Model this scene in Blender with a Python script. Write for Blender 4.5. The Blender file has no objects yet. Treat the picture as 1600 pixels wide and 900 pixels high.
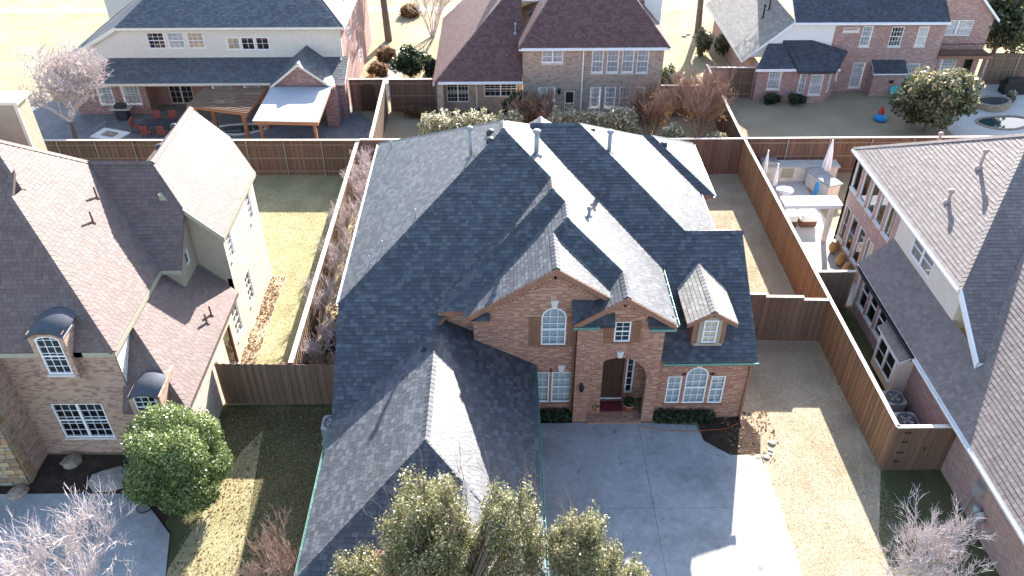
import bpy, math, random
import numpy as np
from mathutils import Vector, Matrix
from mathutils.geometry import tessellate_polygon
R = math.radians
random.seed(7); rng = np.random.default_rng(7)
scene = bpy.context.scene
COL = scene.collection

# ---------------------------------------------------------------- camera, sky, sun, exposure
SUN_EL, SUN_AZ = R(28.3), R(16.4)
cam_d = bpy.data.cameras.new('camera'); cam = bpy.data.objects.new('camera', cam_d); COL.objects.link(cam)
cam.location = (0, 0, 25.0)
cam.rotation_euler = (R(90 - 37.0), 0, R(-0.8))
cam_d.sensor_width = 36.0; cam_d.lens = 36.0 * 1270 / 1600
cam_d.clip_start = 0.1; cam_d.clip_end = 2000
scene.camera = cam
world = bpy.data.worlds.new('World'); scene.world = world; world.use_nodes = True
wn = world.node_tree; wn.nodes.clear()
sky = wn.nodes.new('ShaderNodeTexSky'); sky.sky_type = 'NISHITA'; sky.sun_disc = False
sky.sun_elevation = SUN_EL; sky.sun_rotation = SUN_AZ; sky.air_density = 1.0; sky.dust_density = 1.0; sky.ozone_density = 1.2
bgn = wn.nodes.new('ShaderNodeBackground'); bgn.inputs['Strength'].default_value = 0.115
wout = wn.nodes.new('ShaderNodeOutputWorld')
wn.links.new(sky.outputs[0], bgn.inputs['Color']); wn.links.new(bgn.outputs[0], wout.inputs['Surface'])
sun_d = bpy.data.lights.new('sun', 'SUN'); sun_d.energy = 4.8; sun_d.angle = R(0.53); sun_d.color = (1.0, 0.945, 0.89)
sun = bpy.data.objects.new('sun', sun_d); COL.objects.link(sun)
sv = Vector((math.cos(SUN_EL) * math.sin(SUN_AZ), math.cos(SUN_EL) * math.cos(SUN_AZ), math.sin(SUN_EL)))
sun.rotation_euler = sv.to_track_quat('Z', 'Y').to_euler(); sun.location = (20, 60, 60)
vs = scene.view_settings
vs.view_transform = 'Standard'; vs.look = 'None'; vs.gamma = 1.0; vs.exposure = 2.2
scene.render.resolution_x = 1024; scene.render.resolution_y = 576

# ---------------------------------------------------------------- helpers: objects
def tag(o, label=None, cat=None, group=None, kind=None):
    if label: o['label'] = label
    if cat: o['category'] = cat
    if group: o['group'] = group
    if kind: o['kind'] = kind
    return o
def link(o, parent=None):
    COL.objects.link(o)
    if parent is not None:
        o.parent = parent
        if parent.type == 'EMPTY' and not parent.get('local'):
            o.location = -Vector(parent.location)
    return o
def thing(name, label, cat, loc=(0, 0, 0), rz=0.0, group=None, local=False):
    o = bpy.data.objects.new(name, None); COL.objects.link(o); o.empty_display_size = .2
    o.location = loc; o.rotation_euler = (0, 0, rz)
    if local: o['local'] = 1
    return tag(o, label, cat, group)
def copy_tree(o, parent=None):
    c = o.copy(); COL.objects.link(c)
    if parent is not None: c.parent = parent
    for ch in o.children: copy_tree(ch, c)
    return c

class MB:
    def __init__(s): s.v = []; s.f = []; s.m = []; s.t = []
    def add(s, vs, fs, mi=0, tint=None):
        b = len(s.v); s.v.extend([tuple(p) for p in vs]); s.f.extend([tuple(i + b for i in f) for f in fs]); s.m.extend([mi] * len(fs))
        if tint is not None or s.t:
            while len(s.t) < b: s.t.append(.5)
            s.t.extend([.5 if tint is None else tint] * len(vs))
    def box(s, x0, x1, y0, y1, z0, z1, mi=0, tint=None):
        s.add([(x0,y0,z0),(x1,y0,z0),(x1,y1,z0),(x0,y1,z0),(x0,y0,z1),(x1,y0,z1),(x1,y1,z1),(x0,y1,z1)],
              [(3,2,1,0),(4,5,6,7),(0,1,5,4),(1,2,6,5),(2,3,7,6),(3,0,4,7)], mi, tint)
    def obox(s, c, hx, hy, hz, ang=0, mi=0, tilt=0):
        ca, sa = math.cos(ang), math.sin(ang); P = []
        for dz in (-hz, hz):
            for dx, dy in ((-hx,-hy),(hx,-hy),(hx,hy),(-hx,hy)):
                P.append((c[0]+dx*ca-dy*sa, c[1]+dx*sa+dy*ca, c[2]+dz))
        s.add(P, [(3,2,1,0),(4,5,6,7),(0,1,5,4),(1,2,6,5),(2,3,7,6),(3,0,4,7)], mi)
    def prism(s, poly, z0, z1, mi=0, top=None):
        n = len(poly); P = [(p[0],p[1],z0) for p in poly] + [(p[0],p[1],z1) for p in poly]
        s.add(P, [tuple(range(n-1,-1,-1))] , mi); b = len(s.v) - 2*n
        s.f.append(tuple(range(b+n, b+2*n))); s.m.append(mi if top is None else top)
        for i in range(n):
            j = (i+1) % n; s.f.append((b+i, b+j, b+n+j, b+n+i)); s.m.append(mi)
    def slab(s, poly3, vec, mi=0, mside=None, mbot=None):
        n = len(poly3); P = [tuple(p) for p in poly3]; Q = [tuple(Vector(p)+Vector(vec)) for p in poly3]
        b = len(s.v); s.v.extend(P + Q); ms = mi if mside is None else mside
        s.f.append(tuple(range(b, b+n))); s.m.append(mi)
        s.f.append(tuple(range(b+2*n-1, b+n-1, -1))); s.m.append(ms if mbot is None else mbot)
        for i in range(n):
            j = (i+1) % n; s.f.append((b+j, b+i, b+n+i, b+n+j)); s.m.append(ms)
    def tube(s, p0, p1, r0, r1=None, n=8, mi=0, caps=True):
        r1 = r0 if r1 is None else r1; p0 = Vector(p0); p1 = Vector(p1); d = (p1-p0)
        if d.length < 1e-6: return
        d.normalize(); a = d.orthogonal().normalized(); b2 = d.cross(a); b = len(s.v)
        for p, r in ((p0, r0), (p1, r1)):
            for k in range(n):
                t = 2*math.pi*k/n; q = p + (a*math.cos(t)+b2*math.sin(t))*r; s.v.append(tuple(q))
        for k in range(n):
            j = (k+1) % n; s.f.append((b+k, b+j, b+n+j, b+n+k)); s.m.append(mi)
        if caps:
            s.f.append(tuple(range(b+n-1, b-1, -1))); s.m.append(mi); s.f.append(tuple(range(b+n, b+2*n))); s.m.append(mi)
    def lathe(s, c, prof, n=14, mi=0):
        b = len(s.v)
        for r, z in prof:
            for k in range(n):
                t = 2*math.pi*k/n; s.v.append((c[0]+r*math.cos(t), c[1]+r*math.sin(t), c[2]+z))
        for i in range(len(prof)-1):
            for k in range(n):
                j = (k+1) % n; s.f.append((b+i*n+k, b+i*n+j, b+(i+1)*n+j, b+(i+1)*n+k)); s.m.append(mi)
        s.f.append(tuple(range(b+n-1, b-1, -1))); s.m.append(mi)
        e = b+(len(prof)-1)*n; s.f.append(tuple(range(e, e+n))); s.m.append(mi)
    def mesh(s, name, mats, smooth=False, uv=True):
        me = bpy.data.meshes.new(name); me.from_pydata(s.v, [], s.f)
        for m in (mats if isinstance(mats, (list, tuple)) else [mats]): me.materials.append(m)
        me.polygons.foreach_set('material_index', s.m)
        if smooth: me.polygons.foreach_set('use_smooth', [True]*len(s.f))
        if s.t:
            at = me.attributes.new('tint', 'FLOAT', 'POINT'); at.data.foreach_set('value', s.t)
        me.update()
        if uv and len(s.f) < 20000: box_uv(me)
        return me
    def build(s, name, mats, parent=None, smooth=False, uv=True):
        return link(bpy.data.objects.new(name, s.mesh(name, mats, smooth, uv)), parent)
def box_uv(me):
    ul = me.uv_layers.new(name='uv'); co = [v.co for v in me.vertices]
    data = np.zeros(len(me.loops)*2)
    for p in me.polygons:
        n = p.normal
        if abs(n.z) > .92:
            for li in p.loop_indices:
                c = co[me.loops[li].vertex_index]; data[2*li] = c.x; data[2*li+1] = c.y
        else:
            l = math.hypot(n.x, n.y); tx, ty = -n.y/l, n.x/l; k = 1/max(.2, l)
            for li in p.loop_indices:
                c = co[me.loops[li].vertex_index]; data[2*li] = c.x*tx+c.y*ty; data[2*li+1] = c.z*k
    ul.data.foreach_set('uv', data)
def raw_mesh(name, V, F, mat, tint=None, parent=None, smooth=False, kind=None):
    V = np.asarray(V, dtype=np.float32).reshape(-1, 3); F = np.asarray(F, dtype=np.int32)
    me = bpy.data.meshes.new(name); k = F.shape[1]
    me.vertices.add(len(V)); me.vertices.foreach_set('co', V.ravel())
    me.loops.add(F.size); me.loops.foreach_set('vertex_index', F.ravel())
    me.polygons.add(len(F)); me.polygons.foreach_set('loop_start', np.arange(0, F.size, k, dtype=np.int32))
    me.polygons.foreach_set('loop_total', np.full(len(F), k, dtype=np.int32))
    if smooth: me.polygons.foreach_set('use_smooth', np.ones(len(F), dtype=bool))
    me.materials.append(mat)
    if tint is not None:
        at = me.attributes.new('tint', 'FLOAT', 'POINT'); at.data.foreach_set('value', np.asarray(tint, dtype=np.float32))
    me.update(calc_edges=True); me.validate()
    o = link(bpy.data.objects.new(name, me), parent)
    if kind: o['kind'] = kind
    return o

# ---------------------------------------------------------------- helpers: materials
def nodes(name):
    m = bpy.data.materials.new(name); m.use_nodes = True; nt = m.node_tree; b = nt.nodes['Principled BSDF']
    b.inputs['Specular IOR Level'].default_value = .3
    return m, nt, b
def N(nt, typ, **kw):
    n = nt.nodes.new(typ)
    for k, v in kw.items():
        if k in n.inputs: n.inputs[k].default_value = v
        else: setattr(n, k, v)
    return n
def ramp(nt, stops, fac):
    r = nt.nodes.new('ShaderNodeValToRGB'); e = r.color_ramp.elements
    while len(e) < len(stops): e.new(.5)
    for el, (p, c) in zip(e, stops): el.position = p; el.color = (*c, 1)
    nt.links.new(fac, r.inputs[0]); return r.outputs[0]
def mixc(nt, a, b, fac, mode='MIX'):
    m = nt.nodes.new('ShaderNodeMix'); m.data_type = 'RGBA'; m.blend_type = mode
    for sock, v in ((m.inputs[0], fac), (m.inputs[6], a), (m.inputs[7], b)):
        if hasattr(v, 'links') or hasattr(v, 'is_linked'): nt.links.new(v, sock)
        elif isinstance(v, (int, float)): sock.default_value = v
        else: sock.default_value = (*v, 1)
    return m.outputs[2]
def noise(nt, scale, detail=4, rough=.55, coord='Object', vec=None, stretch=None):
    n = N(nt, 'ShaderNodeTexNoise', Scale=scale, Detail=detail, Roughness=rough)
    tc = nt.nodes.new('ShaderNodeTexCoord'); src = vec or tc.outputs[coord]
    if stretch:
        mp = N(nt, 'ShaderNodeMapping'); mp.inputs['Scale'].default_value = stretch; nt.links.new(src, mp.inputs[0]); src = mp.outputs[0]
    nt.links.new(src, n.inputs['Vector']); return n.outputs['Fac']
def bump(nt, b, h, strength=.3, dist=.02):
    bp = N(nt, 'ShaderNodeBump', Strength=strength, Distance=dist); nt.links.new(h, bp.inputs['Height']); nt.links.new(bp.outputs[0], b.inputs['Normal'])
def plain(name, c, rough=.7, metal=0, var=.12, scale=3, spec=None):
    m, nt, b = nodes(name)
    f = noise(nt, scale, 5)
    c0 = tuple(x*(1-var) for x in c); c1 = tuple(min(1, x*(1+var)) for x in c)
    nt.links.new(ramp(nt, [(.3, c0), (.7, c1)], f), b.inputs['Base Color'])
    b.inputs['Roughness'].default_value = rough; b.inputs['Metallic'].default_value = metal
    if spec is not None: b.inputs['Specular IOR Level'].default_value = spec
    return m
def shingle_mat(name, dark, mid, light, rough=.66, spec=.42):
    m, nt, b = nodes(name); a = N(nt, 'ShaderNodeAttribute', attribute_name='tint')
    c = ramp(nt, [(0, dark), (.5, mid), (1, light)], a.outputs['Fac'])
    f = noise(nt, 60, 3, .7); c2 = mixc(nt, c, tuple(x*.55 for x in mid), mul(nt, f, .55))
    big = noise(nt, .4, 5, .65, stretch=(1, 1, .35)); c3 = mixc(nt, c2, tuple(x*1.3 for x in light), mul(nt, big, .34))
    nt.links.new(c3, b.inputs['Base Color']); b.inputs['Roughness'].default_value = rough; b.inputs['Specular IOR Level'].default_value = spec
    bump(nt, b, f, .35, .006); return m
def mul(nt, a, k):
    n = nt.nodes.new('ShaderNodeMath'); n.operation = 'MULTIPLY'; nt.links.new(a, n.inputs[0]); n.inputs[1].default_value = k; return n.outputs[0]
def brick_mat(name, c1, c2, c3, mortar, bw=.2, bh=.067):
    m, nt, b = nodes(name); tc = nt.nodes.new('ShaderNodeTexCoord')
    br = N(nt, 'ShaderNodeTexBrick', Scale=1.0); br.inputs['Mortar Size'].default_value = .008; br.inputs['Brick Width'].default_value = bw
    br.inputs['Row Height'].default_value = bh; br.inputs['Bias'].default_value = -.1
    br.inputs['Color1'].default_value = (*c1, 1); br.inputs['Color2'].default_value = (*c2, 1); br.inputs['Mortar'].default_value = (*mortar, 1)
    nt.links.new(tc.outputs['UV'], br.inputs['Vector'])
    wn2 = N(nt, 'ShaderNodeTexWhiteNoise'); mp = N(nt, 'ShaderNodeVectorMath', operation='DIVIDE'); mp.inputs[1].default_value = (bw, bh, 1)
    nt.links.new(tc.outputs['UV'], mp.inputs[0]); fl = N(nt, 'ShaderNodeVectorMath', operation='FLOOR'); nt.links.new(mp.outputs[0], fl.inputs[0])
    nt.links.new(fl.outputs[0], wn2.inputs['Vector'])
    pick = ramp(nt, [(.70, (0,0,0)), (.74, (1,1,1))], wn2.outputs['Value'])
    odd = mixc(nt, br.outputs['Color'], c3, mulc(nt, pick, .75))
    f = noise(nt, .9, 4); col = mixc(nt, odd, tuple(x*.6 for x in c1), mul(nt, f, .3))
    nt.links.new(col, b.inputs['Base Color']); b.inputs['Roughness'].default_value = .9
    bump(nt, b, br.outputs['Fac'], -.4, .01); return m
def mulc(nt, c, k):
    n = nt.nodes.new('ShaderNodeMath'); n.operation = 'MULTIPLY'; nt.links.new(c, n.inputs[0]); n.inputs[1].default_value = k; return n.outputs[0]
def wood_mat(name, dark, light, grain=(9, 9, .7), obj_random=True):
    m, nt, b = nodes(name); f = noise(nt, 3.5, 6, .65, stretch=grain)
    c = ramp(nt, [(.25, dark), (.75, light)], f)
    if obj_random:
        oi = nt.nodes.new('ShaderNodeObjectInfo'); c = mixc(nt, c, tuple(x*.45 for x in dark), mul(nt, oi.outputs['Random'], .55))
    f2 = noise(nt, .6, 3, coord='Generated' if False else 'Object'); c = mixc(nt, c, tuple((a+bb)*.62 for a, bb in zip(dark, light)), mul(nt, f2, .35))
    nt.links.new(c, b.inputs['Base Color']); b.inputs['Roughness'].default_value = .85; bump(nt, b, f, .25, .006); return m
def ground_mat(name, stops, s1=.5, s2=14, rel=.4, extra=None):
    m, nt, b = nodes(name); f1 = noise(nt, s1, 6, .6); f2 = noise(nt, s2, 5, .75); f3 = noise(nt, 70, 2, .8)
    ad = nt.nodes.new('ShaderNodeMath'); ad.operation = 'ADD'; nt.links.new(mul(nt, f1, .5), ad.inputs[0]); nt.links.new(mul(nt, f2, .5), ad.inputs[1])
    c = ramp(nt, stops, ad.outputs[0]); c = mixc(nt, c, tuple(x*.5 for x in stops[0][1]), mul(nt, f3, .35))
    nt.links.new(c, b.inputs['Base Color']); b.inputs['Roughness'].default_value = .95; b.inputs['Specular IOR Level'].default_value = .1
    bump(nt, b, f2, rel, .05); return m
def leaf_mat(name, c0, c1, c2, rough=.45, spec=.5, trans=.42):
    m, nt, b = nodes(name); a = N(nt, 'ShaderNodeAttribute', attribute_name='tint')
    nt.links.new(ramp(nt, [(0, c0), (.6, c1), (1, c2)], a.outputs['Fac']), b.inputs['Base Color'])
    b.inputs['Roughness'].default_value = rough; b.inputs['Specular IOR Level'].default_value = spec
    tr = nt.nodes.new('ShaderNodeBsdfTranslucent'); nt.links.new(b.inputs['Base Color'].links[0].from_socket, tr.inputs[0])
    mx = nt.nodes.new('ShaderNodeMixShader'); mx.inputs[0].default_value = trans; out = nt.nodes['Material Output']
    nt.links.new(b.outputs[0], mx.inputs[1]); nt.links.new(tr.outputs[0], mx.inputs[2]); nt.links.new(mx.outputs[0], out.inputs['Surface'])
    return m
def glass_mat(name, tint=(.9, .95, 1), refl=.35):
    m = bpy.data.materials.new(name); m.use_nodes = True; nt = m.node_tree; nt.nodes.clear()
    g = N(nt, 'ShaderNodeBsdfGlossy', Roughness=.03); t = nt.nodes.new('ShaderNodeBsdfTransparent'); t.inputs[0].default_value = (*tint, 1)
    fr = N(nt, 'ShaderNodeFresnel', IOR=1.5); mx = nt.nodes.new('ShaderNodeMath'); mx.operation = 'MULTIPLY_ADD'; mx.inputs[1].default_value = 1.0; mx.inputs[2].default_value = refl*.25
    mix = nt.nodes.new('ShaderNodeMixShader'); o = nt.nodes.new('ShaderNodeOutputMaterial')
    nt.links.new(fr.outputs[0], mx.inputs[0]); nt.links.new(mx.outputs[0], mix.inputs[0]); nt.links.new(t.outputs[0], mix.inputs[1]); nt.links.new(g.outputs[0], mix.inputs[2]); nt.links.new(mix.outputs[0], o.inputs[0])
    return m

M = {}
M['sh_main'] = shingle_mat('shingle_charcoal', (.015, .0175, .023), (.038, .042, .050), (.092, .097, .107), .55, .6)
M['sh_rose'] = shingle_mat('shingle_rose_brown', (.118, .082, .072), (.145, .103, .091), (.178, .13, .115), .7, .34)
M['sh_tan'] = shingle_mat('shingle_weathered_tan', (.125, .098, .090), (.165, .132, .121), (.21, .17, .156))
M['sh_red'] = shingle_mat('shingle_red_brown', (.070, .032, .029), (.112, .054, .048), (.155, .083, .072))
M['sh_blue'] = shingle_mat('shingle_slate_blue', (.050, .056, .064), (.085, .092, .102), (.13, .138, .148))
M['sh_navy'] = shingle_mat('shingle_dark_slate', (.024, .028, .036), (.042, .047, .058), (.075, .08, .092))
M['sh_grey'] = shingle_mat('shingle_pale_grey', (.12, .11, .10), (.18, .17, .155), (.25, .235, .215))
M['br_main'] = brick_mat('brick_orange_red', (.38, .145, .082), (.22, .078, .05), (.50, .32, .22), (.43, .34, .28))
M['br_ln'] = brick_mat('brick_tan_rose', (.46, .28, .19), (.36, .205, .14), (.22, .14, .12), (.50, .42, .35))
M['br_ln_side'] = brick_mat('brick_tan_sunlit', (.62, .53, .42), (.56, .465, .36), (.48, .37, .28), (.62, .56, .49))  # side wall's brick, its sunlit brightness put into the colour
M['br_rn'] = brick_mat('brick_mauve_red', (.38, .215, .18), (.29, .155, .135), (.46, .34, .29), (.46, .40, .37))
M['br_rc'] = brick_mat('brick_buff', (.42, .33, .255), (.33, .255, .195), (.25, .19, .155), (.46, .40, .34))
M['br_rl'] = brick_mat('brick_dark_red', (.30, .13, .105), (.22, .10, .085), (.42, .32, .29), (.42, .36, .33))
M['br_rr'] = brick_mat('brick_pink_red', (.36, .175, .145), (.28, .13, .11), (.46, .35, .31), (.46, .40, .37))
M['stone'] = brick_mat('ledge_stone', (.34, .23, .13), (.24, .15, .085), (.42, .30, .17), (.25, .20, .15), .34, .19)
M['trim_brown'] = plain('brown_trim_paint', (.25, .125, .08), .6)
M['shutter'] = plain('shutter_paint', (.24, .115, .065), .55)
M['white'] = plain('white_paint', (.78, .78, .77), .5, var=.04)
M['cream'] = plain('cream_paint', (.66, .60, .50), .6, var=.05)
M['olive'] = plain('olive_trim', (.36, .33, .24), .6, var=.06)
M['sid_tan'] = plain('tan_siding', (.36, .30, .22), .65, var=.06)
M['sid_cream'] = plain('cream_siding', (.62, .57, .49), .65, var=.05)
M['sid_white'] = plain('white_siding', (.72, .71, .68), .65, var=.04)
M['patina'] = plain('green_patina', (.15, .27, .235), .5, .3, .2, 6)
M['gut_dark'] = plain('dark_gutter', (.05, .05, .055), .4, .4)
M['stone_w'] = plain('cast_stone', (.62, .58, .52), .8)
M['metal'] = plain('galvanised_metal', (.42, .42, .42), .4, .7)
M['metal_dk'] = plain('dark_metal', (.03, .03, .032), .45, .4)
M['copper_bl'] = plain('weathered_copper', (.07, .075, .09), .65, .1)
M['concrete'] = ground_mat('concrete', [(.36, (.27, .268, .262)), (.5, (.36, .357, .35)), (.64, (.44, .435, .425))], .55, 3.2, .06)
def stain(m, cs, sc=.35, amt=.55):
    nt = m.node_tree; b = nt.nodes['Principled BSDF']; src = b.inputs['Base Color'].links[0].from_socket
    f = noise(nt, sc, 7, .68); k = ramp(nt, [(.50, (0, 0, 0)), (.66, (1, 1, 1))], f); c = mixc(nt, src, cs, mulc(nt, k, amt))
    v = N(nt, 'ShaderNodeTexVoronoi', Scale=.55); v.feature = 'DISTANCE_TO_EDGE'; tc = nt.nodes.new('ShaderNodeTexCoord'); d = N(nt, 'ShaderNodeVectorMath', operation='ADD')
    nz = N(nt, 'ShaderNodeTexNoise', Scale=1.6, Detail=6); nt.links.new(tc.outputs['Object'], nz.inputs['Vector']); nt.links.new(tc.outputs['Object'], d.inputs[0]); nt.links.new(nz.outputs['Color'], d.inputs[1]); nt.links.new(d.outputs[0], v.inputs['Vector'])
    hair = ramp(nt, [(.0, (1, 1, 1)), (.006, (0, 0, 0))], v.outputs['Distance']); c = mixc(nt, c, tuple(x*.5 for x in cs), mulc(nt, hair, .35))
    sp = noise(nt, 2.3, 2, .5); k2 = ramp(nt, [(.70, (0, 0, 0)), (.76, (1, 1, 1))], sp); c = mixc(nt, c, tuple(x*.6 for x in cs), mulc(nt, k2, .5))
    nt.links.new(c, b.inputs['Base Color'])
stain(M['concrete'], (.17, .17, .165))
M['concrete2'] = ground_mat('pale_limestone_paving', [(.3, (.44, .41, .37)), (.7, (.60, .57, .52))], 1.2, 9, .05)
M['flag'] = ground_mat('grey_flagstone', [(.3, (.12, .125, .13)), (.5, (.20, .20, .20)), (.7, (.30, .29, .28))], 1.3, 4, .1)
M['straw'] = ground_mat('dry_straw_lawn', [(.34, (.20, .15, .095)), (.46, (.36, .29, .195)), (.62, (.50, .42, .30))], .5, 13, .35)
M['straw_pale'] = ground_mat('pale_dormant_lawn', [(.34, (.21, .165, .095)), (.5, (.34, .275, .17)), (.66, (.45, .375, .25))], .35, 7, .3)
M['lawn_green'] = ground_mat('greenish_lawn', [(.3, (.19, .175, .085)), (.5, (.35, .31, .17)), (.7, (.50, .45, .28))], .6, 18, .5)
M['lawn_shade'] = ground_mat('shaded_green_lawn', [(.3, (.045, .050, .020)), (.5, (.095, .095, .045)), (.7, (.19, .165, .09))], .7, 16, .6)  # green lawn, the yard's shade put into a darker colour
M['lawn_olive'] = ground_mat('olive_dormant_lawn', [(.3, (.23, .18, .115)), (.5, (.31, .25, .165)), (.7, (.39, .325, .225))], .5, 14, .4)
M['mulch'] = ground_mat('bark_mulch', [(.3, (.025, .018, .014)), (.5, (.06, .042, .032)), (.72, (.15, .10, .075))], 2.5, 26, .9)
M['road'] = ground_mat('street_concrete', [(.3, (.42, .40, .37)), (.7, (.55, .53, .49))], .3, 5, .05)
M['fence'] = wood_mat('stained_cedar', (.105, .060, .043), (.235, .142, .097))
M['fence_sunlit'] = wood_mat('sunlit_cedar', (.18, .098, .05), (.35, .21, .115))  # fence cedar with the sunlight put into a golden colour
M['fence_grey'] = wood_mat('weathered_cedar', (.13, .085, .058), (.30, .21, .15))
M['cap'] = wood_mat('pale_cap_board', (.50, .43, .36), (.66, .58, .50), obj_random=False)
M['timber'] = wood_mat('pergola_timber', (.26, .11, .05), (.40, .19, .09), obj_random=False)
M['door_wood'] = wood_mat('dark_door_wood', (.045, .022, .015), (.10, .05, .032), obj_random=False)
M['glass'] = glass_mat('window_glass')
M['blind'], _nt, _b = nodes('white_blind')
_tc = _nt.nodes.new('ShaderNodeTexCoord'); _w = N(_nt, 'ShaderNodeTexWave', Scale=11.0); _w.bands_direction = 'Z'; _nt.links.new(_tc.outputs['Object'], _w.inputs['Vector'])
_oi = _nt.nodes.new('ShaderNodeObjectInfo'); _c = mixc(_nt, (.66, .69, .69), (.40, .44, .46), mul(_nt, _w.outputs['Fac'], .5)); _c = mixc(_nt, _c, (.42, .42, .40), mul(_nt, _oi.outputs['Random'], .45)); _nt.links.new(_c, _b.inputs['Base Color'])
M['curtain'] = plain('warm_curtain', (.62, .50, .36), .8)
M['bark'] = plain('grey_bark', (.16, .125, .10), .9, var=.3, scale=8)
M['twig'] = plain('pale_twig', (.50, .43, .41), .85, var=.35, scale=5)
M['twig_red'] = plain('reddish_twig', (.30, .20, .155), .85, var=.25, scale=5)
M['leaf_oak'] = leaf_mat('live_oak_leaf', (.06, .07, .028), (.20, .195, .085), (.52, .48, .27), .38)
M['leaf_holly'] = leaf_mat('holly_leaf', (.035, .07, .02), (.15, .215, .065), (.46, .50, .22), .32, .6)
M['leaf_dark'] = leaf_mat('dark_evergreen_leaf', (.012, .026, .010), (.035, .060, .022), (.09, .115, .05), .4)
M['leaf_mag'] = leaf_mat('magnolia_leaf', (.045, .06, .025), (.15, .155, .07), (.42, .36, .22), .28, .7)
M['leaf_pale'] = leaf_mat('frosted_shrub_leaf', (.08, .10, .045), (.28, .27, .15), (.66, .60, .48), .4)
M['leaf_dry'] = leaf_mat('dry_leaf', (.10, .05, .025), (.23, .13, .065), (.42, .28, .16), .8, .2)
M['terracotta'] = plain('terracotta', (.40, .17, .085), .75)
M['jar'] = plain('glazed_clay', (.42, .23, .085), .45)
M['red_mat'] = plain('red_doormat', (.16, .02, .028), .9, var=.5, scale=14)
M['bin'] = plain('dark_green_plastic', (.02, .035, .03), .45)
M['ac'] = plain('ac_housing', (.34, .35, .35), .5, .3)
M['ac_top'] = plain('ac_fan_guard', (.05, .055, .06), .5, .4)
M['canvas'] = plain('white_canvas', (.80, .80, .79), .8, var=.05)
M['awning'] = plain('pale_membrane', (.34, .35, .37), .6, var=.06)
M['cushion'] = plain('rust_fabric', (.28, .085, .06), .85)
M['table_dk'] = plain('dark_tabletop', (.045, .05, .06), .35)
M['rattan'] = plain('brown_wicker', (.14, .075, .05), .8)
M['water'] = plain('pool_water', (.02, .05, .055), .05, var=.1, spec=.6)
M['blue'] = plain('blue_plastic', (.02, .22, .50), .4); M['redp'] = plain('red_plastic', (.50, .05, .04), .4)
M['teal'] = plain('teal_paint', (.10, .42, .42), .5)
M['rock'] = plain('field_rock', (.26, .20, .15), .9, var=.35, scale=4); M['rock_pale'] = plain('pale_rock', (.34, .30, .26), .9, var=.25, scale=4)
M['orange'] = plain('orange_cord', (.5, .12, .03), .6)
M['pvc'] = plain('pink_vent_pipe', (.42, .30, .27), .7); M['lead'] = plain('grey_vent_pipe', (.28, .29, .31), .6)

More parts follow.
